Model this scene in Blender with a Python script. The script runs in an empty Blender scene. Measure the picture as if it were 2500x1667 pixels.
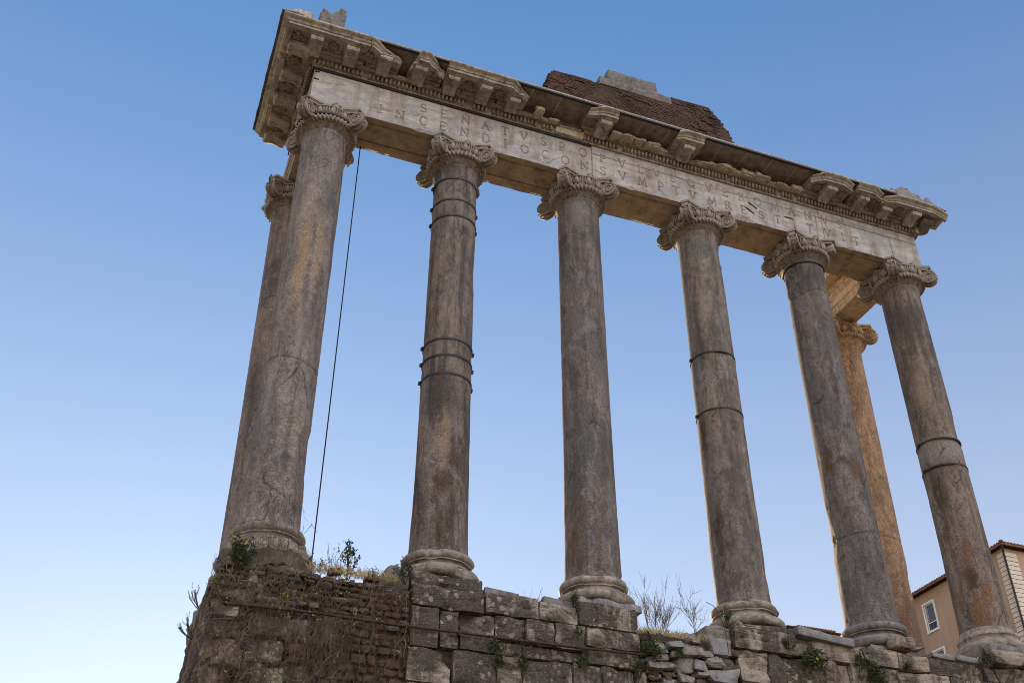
import bpy, bmesh, math, random
import numpy as np
from mathutils import Vector, Matrix, noise as mnoise

# ------------------------------------------------------------------ camera, sky, sun, exposure
scene = bpy.context.scene
R = math.radians
col = scene.collection
cam_data = bpy.data.cameras.new("camera")
cam_data.sensor_width = 36.0
cam_data.lens = 38.509
cam_data.clip_start = 0.1
cam_data.clip_end = 5000.0
cam = bpy.data.objects.new("camera", cam_data)
col.objects.link(cam)
YAW, PITCH, ROLL = R(20.478), R(35.719), R(0.2795)
fw = Vector((math.sin(YAW) * math.cos(PITCH), math.cos(YAW) * math.cos(PITCH), math.sin(PITCH)))
rt = Vector((math.cos(YAW), -math.sin(YAW), 0.0))
up = rt.cross(fw)
rt2 = rt * math.cos(ROLL) + up * math.sin(ROLL)
up2 = up * math.cos(ROLL) - rt * math.sin(ROLL)
m4 = Matrix((rt2, up2, -fw)).transposed().to_4x4()
m4.translation = Vector((0.1222, -18.5324, -8.8926))
cam.matrix_world = m4
scene.camera = cam

SUN_AZ, SUN_EL = R(5.0), R(12.0)          # azimuth from +Y towards +X
world = bpy.data.worlds.new("World")
scene.world = world
world.use_nodes = True
wn = world.node_tree
wn.nodes.clear()
w_out = wn.nodes.new("ShaderNodeOutputWorld")
w_bg = wn.nodes.new("ShaderNodeBackground")
sky = wn.nodes.new("ShaderNodeTexSky")
sky.sky_type = 'NISHITA'
sky.sun_disc = False
sky.sun_elevation = SUN_EL
sky.sun_rotation = SUN_AZ
sky.altitude = 0.0
sky.air_density = 1.6
sky.dust_density = 0.3
sky.ozone_density = 3.0
w_gam = wn.nodes.new("ShaderNodeGamma"); w_gam.inputs[1].default_value = 0.7
w_tint = wn.nodes.new("ShaderNodeMix"); w_tint.data_type = 'RGBA'; w_tint.blend_type = 'MULTIPLY'
w_tint.inputs["Factor"].default_value = 1.0
w_tint.inputs[7].default_value = (0.56, 0.945, 1.47, 1)
w_bg.inputs["Strength"].default_value = 0.12
wn.links.new(sky.outputs[0], w_gam.inputs[0])
wn.links.new(w_gam.outputs[0], w_tint.inputs[6])
wn.links.new(w_tint.outputs[2], w_bg.inputs["Color"])
w_tc = wn.nodes.new("ShaderNodeTexCoord")
def w_math(op, a, b=None, clamp=False):
    n = wn.nodes.new("ShaderNodeMath"); n.operation = op; n.use_clamp = clamp
    for i, v in enumerate((a, b)):
        if v is None: continue
        if isinstance(v, (int, float)): n.inputs[i].default_value = v
        else: wn.links.new(v, n.inputs[i])
    return n.outputs[0]
# pale haze thickening towards the horizon
w_sep = wn.nodes.new("ShaderNodeSeparateXYZ")
wn.links.new(w_tc.outputs["Generated"], w_sep.inputs[0])
w_h = w_math('POWER', w_math('SUBTRACT', 1.0, w_math('DIVIDE', w_sep.outputs["Z"], 0.85), True), 1.5)
w_bg3 = wn.nodes.new("ShaderNodeBackground")
w_bg3.inputs["Color"].default_value = (0.46, 0.275, 0.075, 1)
wn.links.new(w_h, w_bg3.inputs["Strength"])
# added bright lobe in the unseen sky behind the camera, fills the shaded facade
w_dot = wn.nodes.new("ShaderNodeVectorMath"); w_dot.operation = 'DOT_PRODUCT'
w_dot.inputs[1].default_value = Vector((0.05, -0.68, 0.73)).normalized()
wn.links.new(w_tc.outputs["Generated"], w_dot.inputs[0])
w_mr = wn.nodes.new("ShaderNodeMapRange"); w_mr.interpolation_type = 'SMOOTHSTEP'
w_mr.inputs["From Min"].default_value = 0.42
w_mr.inputs["From Max"].default_value = 0.95
wn.links.new(w_dot.outputs["Value"], w_mr.inputs["Value"])
w_bg2 = wn.nodes.new("ShaderNodeBackground")
w_bg2.inputs["Color"].default_value = (1.0, 0.93, 0.90, 1)
wn.links.new(w_math('MULTIPLY', w_mr.outputs[0], 0.95), w_bg2.inputs["Strength"])
w_add = wn.nodes.new("ShaderNodeAddShader"); w_add2 = wn.nodes.new("ShaderNodeAddShader")
wn.links.new(w_bg.outputs[0], w_add.inputs[0]); wn.links.new(w_bg2.outputs[0], w_add.inputs[1])
wn.links.new(w_add.outputs[0], w_add2.inputs[0]); wn.links.new(w_bg3.outputs[0], w_add2.inputs[1])
wn.links.new(w_add2.outputs[0], w_out.inputs["Surface"])

sun_data = bpy.data.lights.new("sun", 'SUN')
sun_data.energy = 4.5
sun_data.angle = R(0.5)
sun_data.color = (1.0, 0.74, 0.46)
sun = bpy.data.objects.new("sun", sun_data)
col.objects.link(sun)
sd = Vector((math.sin(SUN_AZ) * math.cos(SUN_EL), math.cos(SUN_AZ) * math.cos(SUN_EL), math.sin(SUN_EL)))
sun.rotation_euler = (-sd).to_track_quat('-Z', 'Y').to_euler()

scene.view_settings.view_transform = 'Standard'
scene.view_settings.look = 'None'
scene.view_settings.gamma = 1.0
scene.view_settings.exposure = 0.8
scene.render.engine = 'CYCLES'
scene.cycles.filter_width = 0.95
scene.cycles.max_bounces = 8
scene.cycles.diffuse_bounces = 5

# ------------------------------------------------------------------ helpers
def N(p, s=1.0, seed=0.0):
    return mnoise.noise(Vector((p[0] * s + seed * 7.31, p[1] * s - seed * 3.77, p[2] * s + seed * 5.13)))

def FB(p, s=1.0, seed=0.0, oct=4):
    return mnoise.fractal(Vector((p[0] * s + seed * 7.31, p[1] * s - seed * 3.77, p[2] * s + seed * 5.13)), 0.9, 2.1, oct)

class MB:
    """collects shapes that become one mesh"""
    def __init__(self):
        self.v = []; self.f = []
    def add(self, vs, fs):
        o = len(self.v)
        self.v.extend([tuple(p) for p in vs])
        self.f.extend([tuple(i + o for i in f) for f in fs])
    def box(self, x0, x1, y0, y1, z0, z1, M=None):
        vs = [(x, y, z) for z in (z0, z1) for y in (y0, y1) for x in (x0, x1)]
        if M: vs = [M @ Vector(p) for p in vs]
        self.add(vs, [(0, 2, 3, 1), (4, 5, 7, 6), (0, 1, 5, 4), (2, 6, 7, 3), (0, 4, 6, 2), (1, 3, 7, 5)])
    def grid(self, P, cu=False, cv=False, flip=False):
        """P[i][j] points; wraps in u or v if asked"""
        nu, nv = len(P), len(P[0])
        vs = [p for row in P for p in row]
        fs = []
        for i in range(nu if cu else nu - 1):
            for j in range(nv if cv else nv - 1):
                a, b = i * nv + j, i * nv + (j + 1) % nv
                c, d = ((i + 1) % nu) * nv + (j + 1) % nv, ((i + 1) % nu) * nv + j
                fs.append((a, d, c, b) if flip else (a, b, c, d))
        self.add(vs, fs)
    def lathe(self, prof, n=48, cx=0, cy=0, fn=None, a0=0, a1=2 * math.pi):
        full = abs(a1 - a0 - 2 * math.pi) < 1e-6
        P = []
        cnt = n if full else n + 1
        for i in range(cnt):
            a = a0 + (a1 - a0) * i / n
            row = []
            for r, z in prof:
                p = (cx + r * math.cos(a), cy + r * math.sin(a), z)
                row.append(fn(p, a, r, z) if fn else p)
            P.append(row)
        self.grid(P, cu=full, flip=True)
    def tube(self, path, rad, n=6, cap=True):
        path = [Vector(p) for p in path]
        P = []
        prev = None
        for i, p in enumerate(path):
            t = (path[min(i + 1, len(path) - 1)] - path[max(i - 1, 0)])
            if t.length < 1e-9: t = Vector((0, 0, 1))
            t.normalize()
            if prev is None:
                ref = Vector((0, 0, 1)) if abs(t.z) < 0.9 else Vector((1, 0, 0))
                s = t.cross(ref).normalized()
            else:
                s = (prev - t * prev.dot(t))
                s = s.normalized() if s.length > 1e-6 else t.orthogonal().normalized()
            prev = s
            b = t.cross(s)
            r = rad(i / max(1, len(path) - 1)) if callable(rad) else rad
            P.append([tuple(p + (s * math.cos(2 * math.pi * k / n) + b * math.sin(2 * math.pi * k / n)) * r) for k in range(n)])
        o = len(self.v)
        self.grid(P, cv=True, flip=True)
        if cap and n > 3:
            self.f.append(tuple(o + k for k in range(n)))
            self.f.append(tuple(o + (len(path) - 1) * n + k for k in reversed(range(n))))
    def ball(self, c, rx, ry, rz, nu=10, nv=7, M=None):
        P = []
        for i in range(nv):
            t = math.pi * i / (nv - 1)
            row = []
            for j in range(nu):
                a = 2 * math.pi * j / nu
                p = Vector((rx * math.sin(t) * math.cos(a), ry * math.sin(t) * math.sin(a), rz * math.cos(t)))
                if M: p = M @ p
                row.append((c[0] + p.x, c[1] + p.y, c[2] + p.z))
            P.append(row)
        self.grid(P, cv=True)
    def rock(self, x0, x1, y0, y1, z0, z1, res=0.08, rad=0.03, amp=0.012, fr=4.0, seed=0, chip=0.0, M=None, fn=None):
        """a stone: rounded box with worn faces"""
        L = (x1 - x0, y1 - y0, z1 - z0)
        n = [max(2, min(60, int(round(l / res)))) for l in L]
        rad = min(rad, min(L) * 0.49)
        idx = {}; vs = []; fs = []
        c0 = (x0, y0, z0); c1 = (x1, y1, z1)
        def vert(i, j, k):
            key = (i, j, k)
            if key in idx: return idx[key]
            # squeeze the grid towards the edges so that arrises are rounded cleanly
            q = []
            for a, m_ in zip((i, j, k), n):
                q.append(a / m_)
            p = Vector([c0[a] + L[a] * q[a] for a in range(3)])
            inn = Vector([min(max(p[a], c0[a] + rad), c1[a] - rad) for a in range(3)])
            d = p - inn
            nd = d.length
            nrm = d.normalized() if nd > 1e-9 else Vector((0, 0, 1))
            if nd > 1e-9: p = inn + nrm * min(nd, rad)
            h = amp * (FB(p, fr, seed) + 0.6 * N(p, fr * 4.3, seed + 3))
            if chip > 0:
                e = sum(1 for a in range(3) if min(p[a] - c0[a], c1[a] - p[a]) < rad * 1.6 + 0.02)
                if e >= 2:
                    h -= chip * max(0.0, N(p, 3.1, seed + 9) + 0.25)
            p = p + nrm * h
            if fn: p = fn(p)
            if M: p = M @ p
            idx[key] = len(vs); vs.append(tuple(p))
            return idx[key]
        def face(fixed, val, flip):
            a, b = [q for q in range(3) if q != fixed]
            for i in range(n[a]):
                for j in range(n[b]):
                    quad = []
                    for di, dj in ((0, 0), (1, 0), (1, 1), (0, 1)):
                        key = [0, 0, 0]; key[fixed] = val; key[a] = i + di; key[b] = j + dj
                        quad.append(vert(*key))
                    if flip: quad.reverse()
                    fs.append(tuple(quad))
        face(0, 0, True); face(0, n[0], False)
        face(1, 0, False); face(1, n[1], True)
        face(2, 0, True); face(2, n[2], False)
        self.add(vs, fs)
    def prism(self, outline, y0, y1, axis='y'):
        """polygon outline [(a,b)] extruded along an axis"""
        n = len(outline)
        if axis == 'y':
            vs = [(a, y0, b) for a, b in outline] + [(a, y1, b) for a, b in outline]
        elif axis == 'x':
            vs = [(y0, a, b) for a, b in outline] + [(y1, a, b) for a, b in outline]
        else:
            vs = [(a, b, y0) for a, b in outline] + [(a, b, y1) for a, b in outline]
        fs = [tuple(range(n)), tuple(reversed(range(n, 2 * n)))]
        fs += [(i, i + n, (i + 1) % n + n, (i + 1) % n) for i in range(n)]
        self.add(vs, fs)
    def build(self, name, mat, parent=None, smooth=None, loc=(0, 0, 0), fixn=True):
        me = bpy.data.meshes.new(name)
        vs = self.v
        if parent is not None:
            o = parent_origin(parent)
            vs = [(p[0] - o[0], p[1] - o[1], p[2] - o[2]) for p in vs]
        me.from_pydata(vs, [], self.f)
        if fixn:
            bm = bmesh.new(); bm.from_mesh(me)
            bmesh.ops.recalc_face_normals(bm, faces=bm.faces)
            bm.to_mesh(me); bm.free()
        ob = bpy.data.objects.new(name, me)
        me.materials.append(mat)
        col.objects.link(ob)
        if parent is not None:
            ob.parent = parent
        if smooth is not None:
            me.polygons.foreach_set("use_smooth", [True] * len(me.polygons))
            if smooth < 179:
                try:
                    me.set_sharp_from_angle(angle=R(smooth))
                except Exception:
                    pass
        return ob

ORIGIN = {}
def parent_origin(p):
    x = Vector((0, 0, 0))
    while p is not None:
        x = x + p.location
        p = p.parent
    return x

def thing(name, label, cat, loc=(0, 0, 0), group=None, kind=None):
    o = bpy.data.objects.new(name, None)
    o.empty_display_size = 0.2
    o.location = loc
    col.objects.link(o)
    tag(o, label, cat, group, kind)
    return o

def tag(o, label=None, cat=None, group=None, kind=None):
    if label: o["label"] = label
    if cat: o["category"] = cat
    if group: o["group"] = group
    o["kind"] = kind or "thing"
    return o

# ------------------------------------------------------------------ materials
class NT:
    def __init__(self, name, rough=0.85, spec=0.2):
        self.m = bpy.data.materials.new(name)
        self.m.use_nodes = True
        self.t = self.m.node_tree
        self.b = self.t.nodes["Principled BSDF"]
        self.b.inputs["Roughness"].default_value = rough
        self.b.inputs["Specular IOR Level"].default_value = spec
        g = self.t.nodes.new("ShaderNodeNewGeometry")
        self.pos = g.outputs["Position"]
        self.nrm = g.outputs["Normal"]
    def lk(self, a, b): self.t.links.new(a, b)
    def vec(self, scale=(1, 1, 1), off=(0, 0, 0), src=None):
        n = self.t.nodes.new("ShaderNodeMapping")
        n.inputs["Scale"].default_value = scale
        n.inputs["Location"].default_value = off
        self.lk(src or self.pos, n.inputs["Vector"])
        return n.outputs[0]
    def noise(self, v, s, det=4, rough=0.55, dist=0.0):
        n = self.t.nodes.new("ShaderNodeTexNoise")
        n.inputs["Scale"].default_value = s
        n.inputs["Detail"].default_value = det
        n.inputs["Roughness"].default_value = rough
        n.inputs["Distortion"].default_value = dist
        self.lk(v, n.inputs["Vector"])
        return n.outputs["Fac"]
    def voro(self, v, s, feat='F1', out="Distance", rnd=1.0):
        n = self.t.nodes.new("ShaderNodeTexVoronoi")
        n.feature = feat
        n.inputs["Scale"].default_value = s
        n.inputs["Randomness"].default_value = rnd
        self.lk(v, n.inputs["Vector"])
        return n.outputs[out]
    def ramp(self, f, stops, interp='LINEAR'):
        n = self.t.nodes.new("ShaderNodeValToRGB")
        cr = n.color_ramp
        cr.interpolation = interp
        while len(cr.elements) < len(stops): cr.elements.new(0.5)
        for e, (p, c) in zip(cr.elements, stops):
            e.position = p
            e.color = (c, c, c, 1) if not isinstance(c, tuple) else (*c, 1)
        self.lk(f, n.inputs[0])
        return n.outputs[0]
    def mix(self, f, a, b, mode='MIX'):
        n = self.t.nodes.new("ShaderNodeMix")
        n.data_type = 'RGBA'; n.blend_type = mode
        for sock, v in ((n.inputs["Factor"], f), (n.inputs[6], a), (n.inputs[7], b)):
            if isinstance(v, (int, float)): sock.default_value = v
            elif isinstance(v, tuple): sock.default_value = (*v, 1)
            else: self.lk(v, sock)
        return n.outputs[2]
    def math(self, op, a, b=0.0, clamp=False):
        n = self.t.nodes.new("ShaderNodeMath"); n.operation = op; n.use_clamp = clamp
        for i, v in enumerate((a, b)):
            if isinstance(v, (int, float)): n.inputs[i].default_value = v
            else: self.lk(v, n.inputs[i])
        return n.outputs[0]
    def maprange(self, f, a, b, c, d):
        n = self.t.nodes.new("ShaderNodeMapRange")
        for nm, v in (("From Min", a), ("From Max", b), ("To Min", c), ("To Max", d)): n.inputs[nm].default_value = v
        self.lk(f, n.inputs["Value"])
        return n.outputs[0]
    def scale(self, colr, f):
        n = self.t.nodes.new("ShaderNodeVectorMath"); n.operation = 'SCALE'
        self.lk(colr, n.inputs[0]); self.lk(f, n.inputs["Scale"])
        return n.outputs[0]
    def attr(self, name):
        n = self.t.nodes.new("ShaderNodeAttribute"); n.attribute_name = name
        return n.outputs["Fac"]
    def blob(self, c, rad, v=None):
        """1 at c falling to 0 at the radii; uses a distorted position"""
        n = self.t.nodes.new("ShaderNodeVectorMath"); n.operation = 'SUBTRACT'
        self.lk(v or self.pos, n.inputs[0]); n.inputs[1].default_value = c
        d = self.t.nodes.new("ShaderNodeVectorMath"); d.operation = 'DIVIDE'
        self.lk(n.outputs[0], d.inputs[0]); d.inputs[1].default_value = rad
        l = self.t.nodes.new("ShaderNodeVectorMath"); l.operation = 'LENGTH'
        self.lk(d.outputs[0], l.inputs[0])
        mr = self.t.nodes.new("ShaderNodeMapRange"); mr.interpolation_type = 'SMOOTHSTEP'
        mr.inputs["From Min"].default_value = 1.0; mr.inputs["From Max"].default_value = 0.25
        self.lk(l.outputs["Value"], mr.inputs["Value"])
        return mr.outputs[0]
    def warp(self, amt, s):
        n = self.t.nodes.new("ShaderNodeTexNoise"); n.inputs["Scale"].default_value = s
        n.inputs["Detail"].default_value = 3
        self.lk(self.pos, n.inputs["Vector"])
        sub = self.t.nodes.new("ShaderNodeVectorMath"); sub.operation = 'SUBTRACT'
        self.lk(n.outputs["Color"], sub.inputs[0]); sub.inputs[1].default_value = (.5, .5, .5)
        sc = self.t.nodes.new("ShaderNodeVectorMath"); sc.operation = 'SCALE'
        self.lk(sub.outputs[0], sc.inputs[0]); sc.inputs["Scale"].default_value = amt
        ad = self.t.nodes.new("ShaderNodeVectorMath"); ad.operation = 'ADD'
        self.lk(self.pos, ad.inputs[0]); self.lk(sc.outputs[0], ad.inputs[1])
        return ad.outputs[0]
    def bump(self, h, strength=0.4, dist=0.02, chain=None):
        n = self.t.nodes.new("ShaderNodeBump")
        n.inputs["Strength"].default_value = strength
        n.inputs["Distance"].default_value = dist
        self.lk(h, n.inputs["Height"])
        if chain: self.lk(chain, n.inputs["Normal"])
        return n.outputs[0]
    def done(self, colr, normal=None):
        if isinstance(colr, tuple): self.b.inputs["Base Color"].default_value = (*colr, 1)
        else: self.lk(colr, self.b.inputs["Base Color"])
        if normal: self.lk(normal, self.b.inputs["Normal"])
        return self.m

def plain(name, c, rough=0.7, var=0.25, s=6.0, spec=0.25, bump=0.2):
    k = NT(name, rough, spec)
    n = k.noise(k.pos, s, 5)
    dark = tuple(x * (1 - var) for x in c); light = tuple(min(1, x * (1 + var)) for x in c)
    return k.done(k.mix(k.ramp(n, [(0.3, 0.0), (0.7, 1.0)]), dark, light), k.bump(k.noise(k.pos, s * 5, 4), bump, 0.01))

def granite(name, X, Y, base, warm, seed, stains=(), streak=0.5):
    """weathered granite; stains = (dx, z, rx, rz, colour, strength)"""
    k = NT(name, 0.8, 0.25)
    base = (base[0] * 0.95, base[1] * 0.925, base[2] * 0.93); warm = (warm[0] * 0.98, warm[1] * 0.94, warm[2] * 0.93)
    o = (seed * 3.1, seed * 1.7, seed * 5.3)
    vp = k.vec((1, 1, 1), o)
    big = k.noise(k.vec((1.3, 1.3, 0.42), o), 1.5, 5, 0.62, 0.5)
    c = k.mix(k.ramp(big, [(0.36, 0.0), (0.64, 1.0)]), tuple(x * .78 for x in base), tuple(x * 1.1 for x in warm))
    # dark lichen and soot in vertical runs
    run = k.noise(k.vec((5.0, 5.0, 0.45), o), 1.0, 6, 0.65, 0.3)
    c = k.mix(k.math('MULTIPLY', k.ramp(run, [(0.47, 0.0), (0.60, 1.0)]), min(1, streak * 1.15)), c, tuple(x * 0.34 for x in base))
    pale = k.noise(k.vec((4.0, 4.0, 0.7), (o[0] + 9, o[1], o[2])), 1.0, 5, 0.6)
    c = k.mix(k.math('MULTIPLY', k.ramp(pale, [(0.56, 0.0), (0.74, 1.0)]), 0.45), c, tuple(min(1, x * 1.65) for x in base))
    # irregular flaked patches
    fl = k.noise(k.vec((1, 1, .8), (o[0] - 4, o[1], o[2])), 2.6, 7, 0.7, 0.8)
    c = k.mix(k.math('MULTIPLY', k.ramp(fl, [(0.575, 0.0), (0.59, 1.0)]), 0.55), c, tuple(x * 0.45 for x in base))
    mot = k.noise(k.vec((1, 1, .6), (o[1], o[0], -o[2])), 7.0, 6, 0.75, 0.4)
    c = k.mix(k.math('MULTIPLY', k.ramp(mot, [(0.34, 1.0), (0.50, 0.0)]), 0.55), c, tuple(x * 0.42 for x in base))
    c = k.mix(k.math('MULTIPLY', k.ramp(mot, [(0.54, 0.0), (0.68, 1.0)]), 0.45), c, tuple(x * 1.55 for x in warm))
    w = k.warp(0.42, 3.6)
    for dx, dy, z, rx, rz, cc, st in stains:
        bl = k.blob((X + dx, Y + dy, z), (rx * 1.25, rx * 1.25, rz * 1.2), w)
        tx = k.noise(k.vec((3, 3, 1.0), (o[0], o[1] + 3, o[2])), 2.4, 6, 0.7)
        c = k.mix(k.math('MULTIPLY', k.math('MULTIPLY', bl, k.ramp(tx, [(0.22, 0.5), (0.52, 1.0)])), st), c, cc)
    # hairline cracks in places
    ck = k.voro(k.vec((1.0, 1.0, 0.34), (o[2], o[0], o[1]), k.warp(0.35, 2.2)), 1.25, 'DISTANCE_TO_EDGE')
    cm = k.noise(k.vec((1, 1, .5), (o[1], o[2], o[0])), 0.9, 2)
    c = k.mix(k.math('MULTIPLY', k.math('MULTIPLY', k.ramp(ck, [(0.006, 1.0), (0.018, 0.0)]), k.ramp(cm, [(0.57, 0.0), (0.62, 1.0)])), 0.7), c, (0.03, 0.024, 0.02))
    # worn, paler places
    wn_ = k.noise(k.vec((1.6, 1.6, .8), (o[0], -o[1], o[2])), 1.2, 6, .68, .7)
    c = k.mix(k.math('MULTIPLY', k.ramp(wn_, [(0.55, 0.0), (0.63, 1.0)]), 0.5), c, tuple(min(1, x * 1.5) for x in base))
    # crystals
    sp = k.noise(vp, 46.0, 3, 0.75)
    sp2 = k.noise(vp, 21.0, 4, 0.8)
    c = k.scale(c, k.maprange(sp, 0.36, 0.64, 0.55, 1.5))
    c = k.scale(c, k.maprange(sp2, 0.38, 0.62, 0.78, 1.24))
    pit = k.voro(vp, 5.0)
    c = k.mix(k.ramp(pit, [(0.05, 0.85), (0.10, 0.0)]), c, tuple(x * 0.25 for x in base))
    nb = k.bump(fl, 0.35, 0.03)
    nb = k.bump(k.noise(vp, 14, 6, 0.7), 0.35, 0.02, nb)
    return k.done(c, nb)

def marble(name, base, vein, dirt, seed, dark=0.5, carved=None, sc=1.0):
    """old marble with grey veins, brown runs and soot"""
    k = NT(name, 0.7, 0.25)
    o = (seed * 2.3, seed * 4.1, seed * 1.9)
    v1 = k.noise(k.vec((0.55 * sc, 1.2 * sc, 2.6 * sc), o), 1.3, 6, 0.65, 1.3)
    c = k.mix(k.ramp(v1, [(0.42, 0.0), (0.56, 1.0)]), base, vein)
    d = k.noise(k.vec((4.5 * sc, 4.5 * sc, 0.55 * sc), o), 0.8, 6, 0.65, 0.2)
    c = k.mix(k.math('MULTIPLY', k.ramp(d, [(0.47, 0.0), (0.68, 1.0)]), 0.8), c, dirt)
    s = k.noise(k.vec((1.8 * sc, 1.8 * sc, 1.8 * sc), (o[1], o[0], o[2])), 1.7, 7, 0.72, 0.4)
    c = k.mix(k.math('MULTIPLY', k.ramp(s, [(0.5, 0.0), (0.68, 1.0)]), dark), c, tuple(x * 0.3 for x in dirt))
    g = k.noise(k.vec((1, 1, 1), o), 38, 4, 0.7)
    c = k.mix(k.ramp(g, [(0.33, 0.5), (0.5, 0.0)]), c, tuple(x * 0.5 for x in dirt))
    if carved:
        fade = k.noise(k.vec((.5, .5, .9), o), 1.6, 3)
        c = k.mix(k.math('MULTIPLY', k.attr(carved), k.ramp(fade, [(0.38, 0.42), (0.62, 0.8)])), c, (0.15, 0.095, 0.055))
    nb = k.bump(s, 0.3, 0.02)
    nb = k.bump(k.noise(k.pos, 18, 6, 0.7), 0.3, 0.015, nb)
    return k.done(c, nb)

def travertine(name, seed, crust=0.55, pale=(0.39, 0.325, 0.275), dark=(0.060, 0.049, 0.042), lich=True):
    """pitted bedded stone under a black crust, pale where it has been washed or flaked"""
    k = NT(name, 0.9, 0.15)
    o = (seed * 2.9, seed * 1.3, seed * 3.7)
    a = k.noise(k.vec((1, 1, 1), o), 1.15, 6, 0.68, 0.6)
    d2 = tuple(x * 1.8 for x in dark)
    c = k.mix(k.ramp(k.noise(k.vec((1, 1, 2.2), o), 3.0, 6, .7), [(.3, 0.), (.7, 1.)]), dark, d2)
    c = k.mix(k.ramp(a, [(crust - 0.07, 0.0), (crust + 0.05, 1.0)]), c, pale)
    wash = k.noise(k.vec((2.6, 2.6, 0.28), o), 1.0, 5, 0.6, 0.2)
    c = k.mix(k.math('MULTIPLY', k.ramp(wash, [(0.59, 0.0), (0.66, 1.0)]), 0.85), c, pale)
    soot = k.noise(k.vec((3.1, 3.1, 0.4), (o[2], o[0], o[1])), 1.0, 5, 0.6, 0.2)
    c = k.mix(k.math('MULTIPLY', k.ramp(soot, [(0.52, 0.0), (0.62, 1.0)]), 0.7), c, dark)
    if lich:
        # round pale lichen colonies in patches
        l = k.voro(k.vec((1, 1, 1), (o[1], o[2], o[0]), k.warp(0.10, 9.0)), 6.5)
        lm = k.noise(k.vec((1, 1, 1), (o[1], o[2], o[0])), 1.5, 3)
        c = k.mix(k.math('MULTIPLY', k.math('MULTIPLY', k.ramp(l, [(0.30, 1.0), (0.36, 0.0)]), k.ramp(lm, [(0.50, 0.0), (0.56, 1.0)])), 0.8), c, tuple(x * .85 for x in pale))
    bed = k.noise(k.vec((2.6, 2.6, 17.0), o), 1.5, 6, 0.72, 0.25)
    c = k.mix(k.ramp(bed, [(0.33, 0.85), (0.44, 0.0)]), c, (0.035, 0.028, 0.024))
    g = k.noise(k.vec((1, 1, 1.6), o), 30, 5, 0.75)
    c = k.mix(k.math('MULTIPLY', k.ramp(g, [(0.56, 0.0), (0.64, 1.0)]), 0.5), c, tuple(x * 1.1 for x in pale))
    c = k.mix(k.ramp(g, [(0.34, 0.7), (0.46, 0.0)]), c, (0.03, 0.025, 0.022))
    nb = k.bump(bed, 0.9, 0.03)
    nb = k.bump(k.noise(k.pos, 12, 7, 0.75), 0.7, 0.03, nb)
    return k.done(c, nb)

# ------------------------------------------------------------------ shared materials
MAT = {}
MAT['frieze'] = marble("inscribed_marble", (0.54, 0.495, 0.465), (0.37, 0.36, 0.365), (0.30, 0.225, 0.165), 1.0, 0.50, "carved")
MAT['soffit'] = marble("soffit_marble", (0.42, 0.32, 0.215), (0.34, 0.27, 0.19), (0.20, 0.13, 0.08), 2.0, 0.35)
MAT['cornice'] = marble("cornice_marble", (0.42, 0.335, 0.25), (0.31, 0.25, 0.195), (0.23, 0.155, 0.10), 3.0, 0.75, None, 1.6)
MAT['corona'] = marble("corona_marble", (0.52, 0.445, 0.365), (0.36, 0.315, 0.265), (0.22, 0.16, 0.11), 3.5, 0.8, None, 1.6)
MAT['rosette'] = marble("rosette_marble", (0.36, 0.28, 0.20), (0.28, 0.215, 0.155), (0.12, 0.08, 0.055), 4.0, 0.85, None, 2.0)
MAT['broken'] = marble("broken_marble", (0.55, 0.46, 0.35), (0.48, 0.40, 0.30), (0.33, 0.23, 0.15), 5.0, 0.3, None, 2.0)
MAT['capital'] = marble("capital_marble", (0.35, 0.30, 0.25), (0.31, 0.265, 0.22), (0.20, 0.15, 0.11), 6.0, 0.32, None, 1.3)
MAT['necking'] = marble("shaded_neck_marble", (0.27, 0.215, 0.165), (0.21, 0.165, 0.125), (0.10, 0.068, 0.045), 6.5, 0.85, None, 3.0)  # shade under the capital's bell painted in as a darker marble colour
MAT['base'] = marble("base_marble", (0.36, 0.305, 0.26), (0.25, 0.218, 0.19), (0.18, 0.142, 0.11), 7.0, 0.85, None, 1.8)
MAT['basedark'] = marble("dark_base_marble", (0.24, 0.215, 0.20), (0.19, 0.175, 0.17), (0.12, 0.10, 0.085), 7.5, 0.8, None, 1.8)
MAT['warmlitmarble'] = marble("warm_lit_marble", (0.66, 0.50, 0.33), (0.56, 0.42, 0.28), (0.30, 0.19, 0.10), 8.0, 0.4, None, 1.8)  # warm light falling on the side beam and rear capital, put into colour
MAT['slabmarble'] = marble("kerb_marble", (0.265, 0.245, 0.24), (0.21, 0.205, 0.205), (0.12, 0.105, 0.095), 8.6, 0.7, None, 1.5)
MAT['fragment'] = marble("fragment_stone", (0.265, 0.23, 0.20), (0.20, 0.175, 0.16), (0.13, 0.105, 0.088), 9.0, 0.9, None, 2.4)
MAT['trav'] = [travertine("dark_travertine", 1.0, 0.62), travertine("mottled_travertine", 2.0, 0.565), travertine("streaked_travertine", 3.0, 0.585, (0.42, 0.35, 0.29))]
MAT['travpale'] = travertine("pale_travertine", 5.0, 0.49, (0.37, 0.295, 0.23), (0.07, 0.058, 0.05), False)
MAT['rubblestone'] = [plain("brown_tufa", (0.085, 0.058, 0.041), .95, .5, 5, .1, .8), plain("red_tufa", (0.105, 0.058, 0.036), .95, .45, 6, .1, .8),
                      plain("grey_tufa", (0.095, 0.078, 0.066), .95, .5, 5, .1, .8)]
MAT['mortar'] = plain("earthy_mortar", (0.05, 0.037, 0.028), .95, .45, 9, .1, 1.0)
MAT['iron'] = plain("black_iron", (0.018, 0.018, 0.022), .55, .3, 12, .4, .2)
MAT['rust'] = plain("rusty_iron", (0.05, 0.025, 0.018), .8, .5, 10, .3, .5)
MAT['lead'] = plain("weathered_lead_sheet", (0.11, 0.10, 0.095), .7, .4, 8, .3, .3)
MAT['concrete'] = plain("slab_concrete", (0.24, 0.19, 0.145), .9, .4, 5, .15, .5)
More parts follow.
